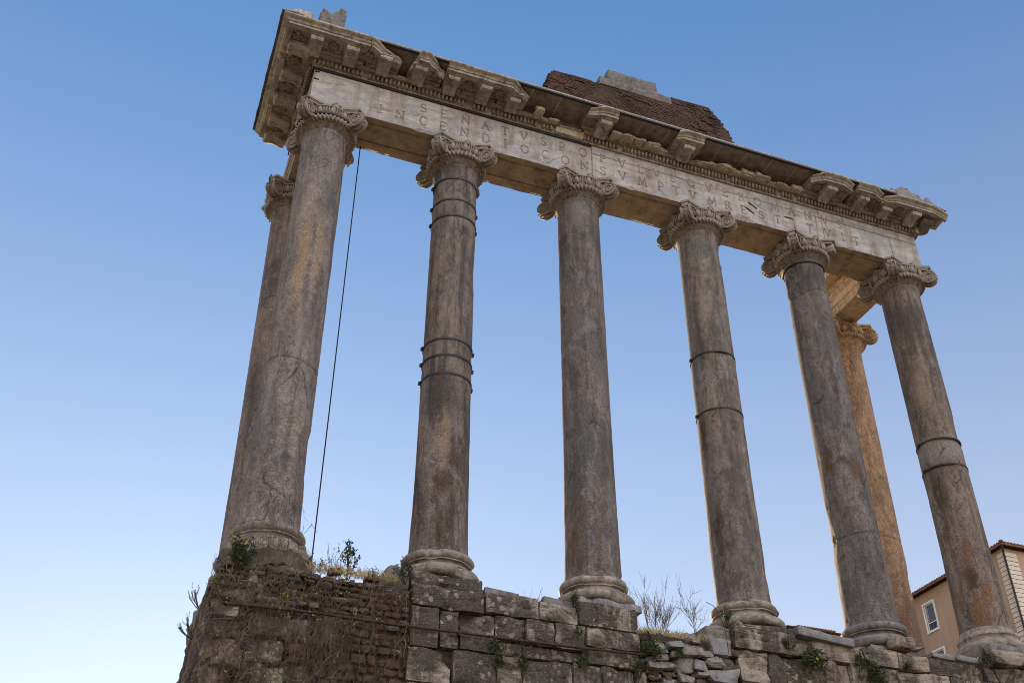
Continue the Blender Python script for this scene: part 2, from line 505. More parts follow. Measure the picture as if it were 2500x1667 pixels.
MAT['slabedge'] = plain("slab_edge_concrete", (0.36, 0.315, 0.26), .9, .45, 14, .15, .8)
MAT['joint'] = plain("pale_joint_mortar", (0.42, 0.34, 0.25), .9, .3, 9, .15, .3)
MAT['ground'] = plain("gravelly_ground", (0.19, 0.15, 0.105), .95, .25, 0.6, .1, .4)
MAT['earth'] = plain("dry_earth", (0.44, 0.335, 0.225), .95, .25, 2.0, .1, .6)
MAT['vine'] = plain("dry_vine_bark", (0.145, 0.108, 0.087), .9, .5, 3, .1, .2)
MAT['twig'] = plain("dark_twig", (0.05, 0.038, 0.03), .9, .4, 3, .1, .2)
MAT['straw'] = plain("dry_grass", (0.33, 0.255, 0.13), .9, .35, 3, .1, .1)

def leafmat(name, a, b):
    k = NT(name, 0.6, 0.3)
    n = k.noise(k.pos, 7.0, 3)
    c = k.mix(k.ramp(n, [(0.35, 0.0), (0.65, 1.0)]), a, b)
    k.b.inputs["Transmission Weight"].default_value = 0.0
    return k.done(c)
MAT['leaf'] = leafmat("dark_leaf", (0.028, 0.045, 0.02), (0.06, 0.085, 0.03))
MAT['leafy'] = leafmat("yellow_green_leaf", (0.30, 0.33, 0.05), (0.20, 0.27, 0.06))
MAT['leafg'] = leafmat("ivy_leaf", (0.06, 0.10, 0.025), (0.12, 0.16, 0.04))
MAT['flower'] = plain("yellow_petal", (0.75, 0.48, 0.02), .6, .2, 5)

# ------------------------------------------------------------------ ground, podium core
g = MB()
S = 600.0
g.add([(-S, -S, -10.5), (S, -S, -10.5), (S, S, -10.5), (-S, S, -10.5)], [(0, 1, 2, 3)])
tag(g.build("ground", MAT['ground']), kind="structure")
g = MB()
g.box(1.75, 19.6, -0.45, 16.0, -10.6, -1.32)
pod = tag(g.build("podium", MAT['earth']), "earth topped core of the podium behind the blackened stone facing", "podium")

# ------------------------------------------------------------------ columns
COLX = [2.3349, 5.564, 8.7907, 12.1745, 15.3492, 18.4479]
RUST = (0.10, 0.052, 0.024); BROWN = (0.062, 0.04, 0.027); ORANGE = (0.155, 0.075, 0.032); GREY = (0.10, 0.098, 0.10); PALE = (0.34, 0.25, 0.17); TAN = (0.29, 0.19, 0.11)
SOOT = (0.055, 0.047, 0.043)
CFG = [
    dict(x=COLX[0], y=0, base='ruined', mat=granite("granite_pale", COLX[0], 0, (0.189, 0.171, 0.163), (0.228, 0.192, 0.165), 1,
         [(-.2, -.5, 5.9, .17, 1.7, TAN, .85), (.15, -.51, 6.3, .1, 1.6, TAN, .7), (.24, -.48, 7.9, .2, .9, GREY, .8), (-.5, -.2, 8.35, .3, .8, GREY, .5), (0, -.5, 9.2, .4, .6, GREY, .45), (.06, -.53, 1.1, .13, .45, SOOT, .75), (-.5, -.2, 1.9, .3, .6, GREY, .5), (.5, .0, 2.0, .25, 2.5, GREY, .6)], .45),
         bands=[], joints=[3.34], label="thick pale granite column at the ivy covered corner with an iron ring round its capital"),
    dict(x=COLX[1], y=0, base='attic', mat=granite("granite_banded", COLX[1], 0, (0.150, 0.126, 0.112), (0.189, 0.155, 0.130), 2,
         [(-.2, -.49, 3.3, .5, .75, SOOT, .85), (-.1, -.53, 1.3, .24, .36, BROWN, 1.0), (.05, -.53, 1.8, .2, .25, BROWN, .8), (-.14, -.52, 2.27, .16, .8, TAN, .55), (-.1, -.53, .15, .16, .5, BROWN, .9), (-.45, -.25, .5, .25, .9, SOOT, .6), (.35, -.4, 2.3, .16, 1.6, SOOT, .8), (-.27, -.46, 3.7, .08, .35, RUST, .9), (-.3, -.4, 9.6, .5, .5, SOOT, .7), (.2, -.5, 5.9, .12, .8, GREY, .5)], .8),
         bands=[9.33, 8.66, 8.16, 4.66, 4.24, 3.78], joints=[], label="granite column clasped by six black iron bands"),
    dict(x=COLX[2], y=0, base='attic', mat=granite("granite_plain", COLX[2], 0, (0.147, 0.131, 0.123), (0.173, 0.146, 0.129), 3,
         [(-.49, -.22, .5, .2, .9, RUST, .6), (-.06, -.53, .6, .06, .5, RUST, .7), (-.52, -.11, 8.5, .17, .5, SOOT, .9), (-.42, -.34, 4.1, .16, .9, SOOT, .5), (-.15, -.51, 2.6, .3, 1.2, GREY, .6), (-.29, -.45, 6.2, .12, .9, GREY, .6), (.21, -.49, 1.5, .07, .12, SOOT, .9)], .5),
         bands=[], joints=[], label="plain grey granite column without bands standing at the end of the ashlar wall"),
    dict(x=COLX[3], y=0, base='attic', mat=granite("granite_cracked", COLX[3], 0, (0.160, 0.139, 0.125), (0.199, 0.167, 0.143), 4,
         [(-.49, -.21, 1.5, .12, .4, BROWN, 1.0), (-.43, -.3, 1.0, .2, .2, BROWN, .95), (-.35, -.4, .3, .3, .3, BROWN, .6), (-.39, -.37, 4.0, .09, .7, RUST, .9), (-.53, -.05, 3.8, .12, .9, BROWN, .85), (-.1, -.52, 2.4, .25, 1.5, SOOT, .65), (.1, -.5, 1.0, .25, 1.3, SOOT, .6), (-.34, -.41, 7.2, .14, 1.3, PALE, .3), (-.22, -.49, 9.2, .3, .4, GREY, .7)], .55),
         bands=[6.0, 4.43], joints=[], label="cracked granite column held by two iron bands above the tumbled rubble"),
    dict(x=COLX[4], y=0, base='dark', mat=granite("granite_rusty", COLX[4], 0, (0.138, 0.124, 0.121), (0.163, 0.141, 0.127), 5,
         [(-.49, -.22, 3.75, .17, .35, RUST, 1.0), (.01, -.53, 3.45, .2, .4, RUST, .9), (-.2, -.51, 3.75, .25, .2, BROWN, .7), (-.48, -.24, 2.95, .08, .6, RUST, .95), (-.3, -.3, 9.25, .8, .55, SOOT, .8), (-.13, -.52, 6.1, .12, 1.2, SOOT, .75), (-.28, -.45, .85, .10, .10, SOOT, 1.0), (.13, -.52, 1.3, .12, .7, BROWN, .6), (-.45, -.25, .5, .25, .4, GREY, .4)], .5),
         bands=[], joints=[8.72, 1.86], label="granite column with a dark top drum, rusty stains halfway up and a broken volute"),
    dict(x=COLX[5], y=0, base='square', mat=granite("granite_orange", COLX[5], 0, (0.160, 0.133, 0.114), (0.199, 0.155, 0.123), 6,
         [(-.4, -.36, 1.25, .26, .6, ORANGE, 1.0), (-.38, -.37, 1.15, .2, .5, BROWN, 1.0), (-.33, -.42, 2.0, .12, .45, ORANGE, .95), (-.38, -.37, .5, .22, .6, ORANGE, .95), (-.14, -.52, .8, .13, .7, ORANGE, .95), (-.51, .05, .8, .1, .8, ORANGE, .7), (-.52, -.12, 3.6, .1, .6, BROWN, .95), (-.51, -.15, 2.8, .08, .5, BROWN, .8), (-.3, -.4, 8.7, .8, .7, SOOT, .75), (.3, -.45, 8.1, .1, .5, SOOT, .9), (-.2, -.4, 4.65, .9, .36, (0.23, 0.205, 0.185), .75), (-.44, -.3, 6.6, .3, 1.0, TAN, .4)], .6),
         bands=[4.98, 4.25], joints=[], label="front column with a big orange stain on its lower shaft beside the ochre house"),
    dict(x=COLX[0] + 0.02, y=2.86, base='attic', mat=granite("granite_rosy", COLX[0], 2.86, (0.185, 0.155, 0.14), (0.23, 0.18, 0.15), 7,
         [(-.45, -.3, 7.6, .3, .9, SOOT, .7), (-.45, -.3, 4.6, .3, 1.0, SOOT, .5)], .5), bands=[], joints=[6.9], label="slim rosy granite column half hidden behind the ivy corner column"),
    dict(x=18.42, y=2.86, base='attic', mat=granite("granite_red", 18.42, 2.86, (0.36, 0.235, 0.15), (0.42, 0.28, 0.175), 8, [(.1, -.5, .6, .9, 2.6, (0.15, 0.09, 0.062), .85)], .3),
         bands=[], joints=[3.6], label="reddish column glowing warm behind the rust stained column, carrying the carved side beam"),
]
SHR = [(0.615, -0.24), (0.61, -0.17), (0.585, -0.11), (0.572, -0.03), (0.566, 0.1), (0.556, 0.5), (0.536, 2.2), (0.526, 4.4), (0.519, 6.8), (0.512, 9.3), (0.512, 9.68), (0.53, 9.74), (0.532, 9.79), (0.512, 9.81), (0.51, 9.88)]
def shaft_r(z):
    for (r0, z0), (r1, z1) in zip(SHR, SHR[1:]):
        if z <= z1: return r0 + (r1 - r0) * max(0, (z - z0)) / (z1 - z0)
    return SHR[-1][0]

def volute(mb, cx, cy, ang, seed, broken=False):
    d = Vector((math.cos(ang), math.sin(ang), 0)); a = Vector((-d.y, d.x, 0)); zz = Vector((0, 0, 1))
    rs = random.Random(seed)
    def W(s, t, z, ): return Vector((cx, cy, 0)) + a * s + d * t + zz * z
    if broken:
        M = Matrix((d, a, zz)).transposed().to_4x4(); M.translation = Vector((cx, cy, 0))
        mb.rock(0.5, 0.93, -0.10, 0.10, 10.12, 10.38, .03, .05, .03, 9, seed, .06, M)
        return
    c = 0.855 + rs.uniform(-.01, .01); zc = 10.135 + rs.uniform(-.008, .008); R0 = 0.2
    prof = [(-.105, 0.0), (-.118, .028), (-.112, .05), (-.098, .07), (-.112, .165), (-.13, .178), (-.13, R0), (-.10, R0 + .004), (-.085, R0 - .035), (-.035, R0 - .045), (-.03, R0 - .005), (.03, R0 - .005), (.035, R0 - .045), (.085, R0 - .035), (.10, R0 + .004), (.13, R0), (.13, .178), (.112, .165), (.098, .07), (.112, .05), (.118, .028), (.105, 0.0)]
    n = 30; P = []
    for i in range(n):
        t = 2 * math.pi * i / n
        row = []
        for s, r in prof:
            p = W(s, c + r * math.cos(t), zc + r * math.sin(t))
            q = 0.008 * N(p, 9, seed)
            row.append(tuple(p + (p - W(0, c, zc)) * q * 3))
        P.append(row)
    mb.grid(P, cu=True)
    for sg in (-1, 1):
        path = []
        for i in range(46):
            u = i / 45
            th = math.pi * 0.5 + sg * (-1) * u * 2.3 * 2 * math.pi * -1
            r = 0.165 * (1 - u) ** 0.9 + 0.018
            path.append(W(sg * (0.108 + 0.006), c + r * math.cos(th), zc + r * math.sin(th)))
        mb.tube(path, 0.02, 5)
    # channel that runs from the volute back over the eggs, under the abacus corner
    M = Matrix((d, a, zz)).transposed().to_4x4(); M.translation = Vector((cx, cy, 0))
    mb.rock(0.50, 1.0, -0.085, 0.085, 10.26, 10.375, .06, .02, .005, 8, seed, 0, M)
    mb.rock(0.48, 0.80, -0.075, 0.075, 10.0, 10.3, .06, .03, .006, 8, seed, 0, M)
    for q in range(5):   # beads down the outer edge
        th = math.radians(60 - q * 26)
        p = W(0, c + (R0 + .005) * math.cos(th), zc + (R0 + .005) * math.sin(th))
        mb.ball(p, .03, .03, .018, 7, 5)

def abacus_outline(k, cx, cy):
    pts = []
    side = []
    for i in range(13):
        x = -0.60 + 1.2 * i / 12
        side.append((x * k, (-0.60 - 0.155 * (abs(x) / 0.60) ** 1.7) * k))
    for q in range(4):
        a = q * math.pi / 2
        for x, y in side:
            pts.append((cx + x * math.cos(a) - y * math.sin(a), cy + x * math.sin(a) + y * math.cos(a)))
    return pts

def make_capital(root, cx, cy, i, broken=()):
    mat = MAT['capital'] if i != 7 else MAT['warmlitmarble']
    b = MB()
    def flute(p, a, r, z):
        k = 0.0
        if 9.86 < z < 9.937: k = 0.012 * math.cos(a * 40) + 0.006 * N(p, 12, i)
        k += 0.006 * N(p, 5, i + 2)
        return (cx + (r + k) * math.cos(a), cy + (r + k) * math.sin(a), z)
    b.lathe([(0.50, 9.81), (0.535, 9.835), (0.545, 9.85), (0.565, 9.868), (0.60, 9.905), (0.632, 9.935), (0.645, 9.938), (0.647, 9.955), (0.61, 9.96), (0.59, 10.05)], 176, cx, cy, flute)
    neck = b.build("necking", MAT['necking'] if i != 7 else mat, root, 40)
    b = MB()
    b.lathe([(0.58, 10.0), (0.59, 10.05), (0.615, 10.09), (0.635, 10.15), (0.655, 10.25), (0.665, 10.32), (0.72, 10.335), (0.725, 10.36), (0.68, 10.365), (0.3, 10.37)], 176, cx, cy, flute)
    cap = b.build("capital", mat, root, 40)
    # twisted rope moulding
    b = MB(); n = 460; P = []
    for q in range(n):
        a = 2 * math.pi * q / n
        row = []
        for w in range(12):
            t = 2 * math.pi * w / 12
            rr = 0.064 + 0.022 * math.sin(a * 46 + t * 2.0) + .004 * N((a * 3, w, i), 1.0, i)
            r = 0.655 + rr * math.cos(t)
            row.append((cx + r * math.cos(a), cy + r * math.sin(a), 10.02 + rr * math.sin(t)))
        P.append(row)
    b.grid(P, cu=True, cv=True)
    b.build("rope_moulding", mat, cap, 60)
    b = MB()
    for q in range(4):
        for dlt in (-25, 0, 25):
            a = math.radians(-90 + 90 * q + dlt)
            d = Vector((math.cos(a), math.sin(a), 0)); s = Vector((-d.y, d.x, 0)); zz = Vector((0, 0, 1))
            M = Matrix((s, d, zz)).transposed()
            c = Vector((cx, cy, 0)) + d * 0.69 + zz * 10.225
            b.ball(c, .068, .06, .108, 12, 9, M)
            path = []
            for u in range(13):
                t = math.pi * (-0.08 + 1.16 * u / 12)
                path.append(Vector((cx, cy, 0)) + s * (0.098 * math.cos(t)) + zz * (10.262 - 0.135 * math.sin(t)) + d * (0.712 - .03 * math.sin(t)))
            b.tube(path, 0.016, 6)
        for dlt in (-12.5, 12.5):
            a = math.radians(-90 + 90 * q + dlt)
            d = Vector((math.cos(a), math.sin(a), 0))
            p0 = Vector((cx, cy, 10.31)) + d * 0.72; p1 = Vector((cx, cy, 10.12)) + d * 0.675
            b.tube([p0, p1], lambda u: 0.017 * (1 - .5 * u), 5)
    b.build("egg_moulding", mat, cap, 50)
    b = MB()
    def plate(k, z0, z1):
        o = abacus_outline(k, cx, cy)
        b.prism(o, z0, z1, 'z')
    plate(0.93, 10.365, 10.415); plate(0.965, 10.415, 10.435); plate(1.0, 10.435, 10.5)
    b.build("abacus", mat, cap, 30)
    for q in range(4):
        a = math.radians(-90 + 90 * q)
        b = MB()
        k = 1.35 if (i == 0 and q == 0) else (0.9 if i == 1 else 1.0)
        d = Vector((math.cos(a), math.sin(a), 0)); s = Vector((-d.y, d.x, 0)); zz = Vector((0, 0, 1))
        M = Matrix((s, d, zz)).transposed()
        b.ball(Vector((cx, cy, 10.40)) + d * 0.63 + s * 0.06, .105 * k, .10, .10 * k, 12, 9, M)
        for v in range(5):
            t = math.radians(-60 + v * 75)
            b.ball(Vector((cx, cy, 10.41)) + d * 0.70 + s * (0.06 + .055 * k * math.cos(t)) + zz * (.055 * k * math.sin(t)), .035 * k, .04, .035 * k, 7, 6, M)
        b.build("flower", mat, cap, 60)
    for q in range(4):
        if i == 6 and q == 2: continue
        b = MB()
        volute(b, cx, cy, math.radians(-45 - 90 * q), i * 10 + q, (q in broken))
        b.build("volute", mat, cap, 40)
    return cap

def torus_prof(rc, zc, rr, rz=None, n=9, a0=-90, a1=90):
    rz = rz or rr
    return [(rc + rr * math.cos(math.radians(a0 + (a1 - a0) * k / (n - 1))), zc + rz * math.sin(math.radians(a0 + (a1 - a0) * k / (n - 1)))) for k in range(n)]

def make_base(root, cx, cy, i, kind):
    mat = {'dark': MAT['basedark'], 'square': MAT['basedark']}.get(kind, MAT['base'])
    def worn(s, amp, chips):
        def f(p, a, r, z):
            q = amp * FB(p, 4.0, s)
            h = N(p, 1.9, s + 5)
            if chips and h > 0.14 and r > 0.62: q -= min(chips, (h - 0.14) * 0.6) * (.8 + .5 * N(p, 9, s))
            return (cx + (r + q) * math.cos(a), cy + (r + q) * math.sin(a), z + q * .2)
        return f
    if kind == 'square':
        b = MB()
        b.lathe([(.3, .2), (.575, .17), (.585, .10), (.60, .07), (.62, .05), (.66, .02), (.665, -.03), (.64, -.05), (.63, -.1), (.64, -.14), (.69, -.155), (.72, -.2), (.735, -.26), (.72, -.32), (.68, -.35), (.3, -.36)], 90, cx, cy, worn(6.0, .012, .02))
        bs = b.build("base", MAT['base'], root, 50)
        b = MB()
        b.rock(cx - .76, cx + .76, cy - .78, cy + .78, -.58, -.345, .09, .03, .012, 4, 61, .05)
        b.build("plinth", mat, bs, 40)
        return bs
    up_p = torus_prof(.615, -.275, .085)
    sc = [(.65, -.362), (.652, -.385), (.59, -.392), (.575, -.42), (.585, -.458), (.645, -.468), (.665, -.475), (.665, -.508)]
    prof = [(.3, -.18)] + list(reversed(up_p)) + sc + [(.3, -.52)]
    b = MB()
    b.lathe(prof, 110, cx, cy, worn(i + .5, .005, .05 if kind != 'dark' else .015))
    bs = b.build("base", mat, root, 45)
    b = MB()
    if kind == 'ruined':
        # lower torus lost: a broken bell of stone that flares out over the pier
        def f(p, a, r, z):
            q = .09 * FB(p, 2.6, 31) + .03 * N(p, 9, 7)
            if z < -.62: q += .08 * math.cos(2 * a + 2.1)
            return (cx + (r + q) * math.cos(a), cy + (r + q) * math.sin(a), z + q * .6)
        b.lathe([(.3, -.49), (.66, -.5), (.70, -.58), (.76, -.68), (.83, -.78), (.85, -.86), (.78, -.95), (.72, -1.05), (.3, -1.12)], 100, cx, cy, f)
        b.build("broken_plinth", MAT['base'], bs, 35)
        return bs
    lo = [(.3, -.50)] + list(reversed(torus_prof(.705, -.615, .10, .105))) + [(.3, -.73)]
    b.lathe(lo, 110, cx, cy, worn(i + 3.5, .007, .10 if kind == 'attic' else .03))
    b.build("torus", mat, bs, 45)
    b = MB()
    if kind == 'dark':
        b.rock(cx - .66, cx + .58, cy - .66, cy + .66, -1.1, -.72, .08, .08, .03, 4, 71, .08)
        b.build("plinth", MAT['basedark'], bs, 40)
    else:
        d = {1: (-1.055, .70), 2: (-.915, .69), 3: (-1.0, .64)}.get(i, (-1.05, .78))
        b.rock(cx - d[1], cx + d[1], cy - .745, cy + .8, d[0], -.722, .05, .05, .02, 4, 70 + i, .08)
        b.build("plinth", MAT['trav'][2] if i in (1, 3) else MAT['slabmarble'], bs, 40)
    return bs

def make_band(root, cx, cy, z, seed, thin=False):
    b = MB()
    r = shaft_r(z) - .004
    h = .024 if not thin else .019
    b.lathe([(r - .02, z - h), (r + .02, z - h), (r + .02, z + h), (r - .02, z + h), (r - .02, z - h)], 80, cx, cy)
    for a in (math.radians(-8 + seed % 3 * 3), math.radians(172)):
        c = Vector((cx + (r + .035) * math.cos(a), cy + (r + .035) * math.sin(a), z))
        b.box(c.x - .026, c.x + .02, c.y - .03, c.y + .03, z - .034, z + .034)
        b.tube([c + Vector((0, -.07, .01)), c + Vector((0, .07, .01))], .012, 6)
    b.build("iron_band", MAT['iron'], root, 30)

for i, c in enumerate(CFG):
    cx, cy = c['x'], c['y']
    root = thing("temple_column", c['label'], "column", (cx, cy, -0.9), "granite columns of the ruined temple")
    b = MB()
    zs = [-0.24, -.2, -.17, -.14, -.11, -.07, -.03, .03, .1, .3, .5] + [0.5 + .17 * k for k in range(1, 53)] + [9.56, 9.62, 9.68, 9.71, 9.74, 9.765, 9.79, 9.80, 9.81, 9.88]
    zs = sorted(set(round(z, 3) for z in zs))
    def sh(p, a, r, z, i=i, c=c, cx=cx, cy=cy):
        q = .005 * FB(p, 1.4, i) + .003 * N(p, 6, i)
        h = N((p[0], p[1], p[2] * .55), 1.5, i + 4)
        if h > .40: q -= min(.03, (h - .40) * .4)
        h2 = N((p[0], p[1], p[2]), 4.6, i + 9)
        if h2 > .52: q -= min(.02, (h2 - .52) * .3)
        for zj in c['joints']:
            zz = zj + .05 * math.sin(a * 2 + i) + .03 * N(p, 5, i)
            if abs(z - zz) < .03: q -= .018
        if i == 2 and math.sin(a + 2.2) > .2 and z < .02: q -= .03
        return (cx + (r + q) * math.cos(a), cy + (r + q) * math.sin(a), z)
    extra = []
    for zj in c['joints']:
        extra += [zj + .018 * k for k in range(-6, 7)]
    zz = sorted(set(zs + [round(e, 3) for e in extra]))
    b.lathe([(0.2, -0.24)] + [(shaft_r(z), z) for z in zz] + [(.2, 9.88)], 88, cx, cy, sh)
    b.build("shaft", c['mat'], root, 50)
    cap = make_capital(root, cx, cy, i, {4: (0,), 6: (2,)}.get(i, ()))
    make_base(root, cx, cy, i, c['base'])
    for q, z in enumerate(c['bands']):
        make_band(root, cx, cy, z, q, i in (3, 5))
    if i == 6: root.location.x -= .005; root.rotation_euler.y = -R(1.06)
    if i == 7: root.rotation_euler.y = R(.7)
    if i == 0:
        b = MB()
        b.lathe([(.68, 10.08), (.725, 10.08), (.725, 10.13), (.68, 10.13), (.68, 10.08)], 90, cx, cy)
        b.build("iron_ring", MAT['iron'], root, 30)
        b = MB()
        b.tube([(1.69, -.80, 10.50), (1.66, -.80, 10.3), (1.72, -.76, 10.08)], .016, 5)
        b.build("iron_cramp", MAT['iron'], root)
    if i == 4:
        b = MB()
        b.lathe([(.50, 9.665), (.545, 9.665), (.545, 9.71), (.50, 9.71), (.50, 9.665)], 80, cx, cy)
        b.build("iron_ring", MAT['iron'], root, 30)
        b = MB()
        b.tube([(14.76, -.74, 10.52), (14.78, -.74, 10.3), (14.86, -.70, 10.1)], .018, 5)
        b.build("iron_cramp", MAT['iron'], root)
    if i == 6:
        b = MB()
        b.tube([(1.62, 2.15, 10.48), (1.57, 2.1, 10.3), (1.62, 2.15, 9.98)], .016, 5)
        b.build("iron_cramp", MAT['iron'], root)

# ------------------------------------------------------------------ entablature
ENT = thing("entablature", "long marble entablature with a carved Latin inscription lying across the six front columns", "entablature", (10.4, 0, 10.507))
FX0, FX1, FZ0, FZ1 = 1.785, 18.975, 10.507, 11.66
def arc(cx, cy, rx, ry, a0, a1, n=14):
    return [(cx + rx * math.cos(math.radians(a0 + (a1 - a0) * k / n)), cy + ry * math.sin(math.radians(a0 + (a1 - a0) * k / n))) for k in range(n + 1)]
def bar(x, y): return [(x - .13, y), (x + .13, y)]
GLY = {
    'I': [[(0, .5), (0, -.5)], bar(0, .5), bar(0, -.5)],
    'N': [[(-.4, -.5), (-.4, .5), (.4, -.5), (.4, .5)], bar(-.4, -.5), bar(.4, .5)],
    'C': [arc(.05, 0, .45, .5, 50, 310, 20)],
    'E': [[(-.3, .5), (-.3, -.5)], [(-.38, .5), (.3, .5), (.3, .4)], [(-.3, .02), (.2, .02)], [(-.38, -.5), (.3, -.5), (.3, -.4)]],
    'D': [[(-.38, .5), (-.38, -.5)], [(-.45, .5), (-.05, .5)] + arc(-.05, 0, .45, .5, 90, -90, 14) + [(-.45, -.5)]],
    'O': [arc(0, 0, .48, .5, 0, 360, 26)],
    'Q': [arc(0, .03, .48, .48, 0, 360, 26), [(.1, -.3), (.5, -.62)]],
    'S': [[(.3, .36), (.16, .48), (-.08, .5), (-.28, .4), (-.32, .22), (-.2, .08), (.1, -.04), (.28, -.16), (.32, -.32), (.2, -.46), (-.04, -.5), (-.24, -.46), (-.34, -.34)]],
    'V': [[(-.42, .5), (0, -.5), (.42, .5)], bar(-.42, .5), bar(.42, .5)],
    'M': [[(-.5, -.5), (-.36, .5), (0, -.38), (.36, .5), (.5, -.5)], bar(-.5, -.5), bar(.5, -.5)],
    'P': [[(-.3, -.5), (-.3, .5), (.05, .5)] + arc(.05, .25, .27, .25, 90, -90, 10) + [(-.2, 0)], bar(-.3, -.5)],
    'T': [[(0, .5), (0, -.5)], [(-.42, .42), (-.42, .5), (.42, .5), (.42, .42)], bar(0, -.5)],
    'R': [[(-.32, -.5), (-.32, .5), (.02, .5)] + arc(.02, .25, .27, .25, 90, -90, 10) + [(-.3, 0)], [(0, 0), (.38, -.5)], bar(-.32, -.5)],
    'A': [[(-.42, -.5), (0, .5), (.42, -.5)], [(-.22, -.08), (.22, -.08)], bar(-.42, -.5), bar(.42, -.5)],
    'L': [[(-.25, .5), (-.25, -.5), (.35, -.5), (.35, -.4)], bar(-.25, .5)],
}
ROW1 = [('S', 4.509), ('E', 5.031), ('N', 5.591), ('A', 6.111), ('T', 6.627), ('V', 7.128), ('S', 7.664), ('P', 8.176), ('O', 8.739), ('P', 9.304), ('V', 9.839), ('L', 10.374), ('V', 10.831), ('S', 11.31), ('Q', 11.841), ('V', 12.363), ('E', 12.862), ('R', 13.356), ('O', 13.848), ('M', 14.38), ('A', 14.898), ('N', 15.423), ('V', 15.951), ('S', 16.427)]
ROW2 = [('I', 3.452), ('N', 3.937), ('C', 4.521), ('E', 5.023), ('N', 5.575), ('D', 6.134), ('I', 6.637), ('O', 7.148), ('C', 7.704), ('O', 8.242), ('N', 8.764), ('S', 9.287), ('V', 9.828), ('M', 10.389), ('P', 10.924), ('T', 11.368), ('V', 11.849), ('M', 12.415), ('R', 12.886), ('E', 13.373), ('S', 13.9), ('T', 14.399), ('I', 14.913), ('T', 15.402), ('V', 15.963), ('I', 16.452), ('T', 16.876)]
STEP = 0.0125
nx = int(round((FX1 - FX0) / STEP)); nz = int(round((FZ1 - FZ0) / STEP))
gx = np.linspace(FX0, FX1, nx + 1); gz = np.linspace(FZ0, FZ1, nz + 1)
carve = np.zeros((nx + 1, nz + 1)); depth = np.zeros((nx + 1, nz + 1))
def cut(p0, p1, hw, dp, st=1.0):
    i0 = max(0, int((min(p0[0], p1[0]) - hw - FX0) / STEP) - 1); i1 = min(nx, int((max(p0[0], p1[0]) + hw - FX0) / STEP) + 2)
    j0 = max(0, int((min(p0[1], p1[1]) - hw - FZ0) / STEP) - 1); j1 = min(nz, int((max(p0[1], p1[1]) + hw - FZ0) / STEP) + 2)
    if i1 <= i0 or j1 <= j0: return
    X, Z = np.meshgrid(gx[i0:i1 + 1], gz[j0:j1 + 1], indexing='ij')
    d = np.array([p1[0] - p0[0], p1[1] - p0[1]]); L2 = max(1e-9, float(d @ d))
    t = np.clip(((X - p0[0]) * d[0] + (Z - p0[1]) * d[1]) / L2, 0, 1)
    ds = np.hypot(X - p0[0] - t * d[0], Z - p0[1] - t * d[1])
    k = np.clip(1 - ds / hw, 0, 1)
    carve[i0:i1 + 1, j0:j1 + 1] = np.maximum(carve[i0:i1 + 1, j0:j1 + 1], st * k ** 0.45)
    depth[i0:i1 + 1, j0:j1 + 1] = np.maximum(depth[i0:i1 + 1, j0:j1 + 1], dp * k)
rl = random.Random(4)
for row, zc in ((ROW1, 11.322), (ROW2, 10.874)):
    for ch, xc in row:
        w = 0.205 if ch != 'I' else 0.2
        zj = zc + rl.uniform(-.01, .01)
        for pl in GLY[ch]:
            pts = [(xc + a * w, zj + b_ * 0.27) for a, b_ in pl]
            for p0, p1 in zip(pts, pts[1:]): cut(p0, p1, 0.0205, 0.024, 0.85)
# block joints, cracks
for p0, p1 in (((8.985, 10.5), (8.985, 11.66)), ((8.985, 11.38), (13.2, 11.375)), ((13.2, 11.375), (18.98, 11.385)), ((11.4, 11.38), (11.395, 11.66)), ((15.77, 11.38), (15.775, 11.66)), ((16.56, 11.38), (16.55, 11.66)), ((15.83, 10.5), (15.85, 11.38)), ((18.06, 10.5), (18.06, 11.38)), ((15.62, 10.5), (15.66, 11.38)), ((13.35, 10.5), (13.52, 10.66))):
    cut(p0, p1, 0.018, 0.022, 0.75)
cr = random.Random(8)
for x, z in ((1.83, 11.55), (7.3, 11.6), (8.1, 10.95), (12.55, 11.1), (14.2, 11.2)):
    a = cr.uniform(-2.2, -1.0)
    for k in range(7):
        x2, z2 = x + .09 * math.cos(a), z + .09 * math.sin(a)
        cut((x, z), (x2, z2), 0.014, 0.012, .7); x, z = x2, z2; a += cr.uniform(-.6, .6)
def chip(x):
    """how much of the lower front arris is lost at x"""
    h = FB((x, 0, 0), 1.1, 3) + .5 * N((x, 0, 0), 5.0, 4)
    c = max(0.0, h - .12) * .10
    c += .13 * math.exp(-((x - 13.25) / .22) ** 2) + .06 * math.exp(-((x - 2.95) / .15) ** 2)
    return min(c, .16)
chips = [chip(x) for x in gx]
b = MB()
P = []
for i, x in enumerate(gx):
    row = []
    for j, z in enumerate(gz):
        y = -0.55 + depth[i, j]
        hgt = z - FZ0
        if hgt < chips[i] * 1.2 + .012:
            y += chips[i] * .75 * (1 - hgt / (chips[i] * 1.2 + .012)) + .004
        if z > 11.63: y += .0
        P_z = z
        row.append((x, y + .004 * mnoise.noise(Vector((x * 2.2, z * 2.2, 1.7))), P_z))
    P.append(row)
b.grid(P)
nfront = len(b.v)
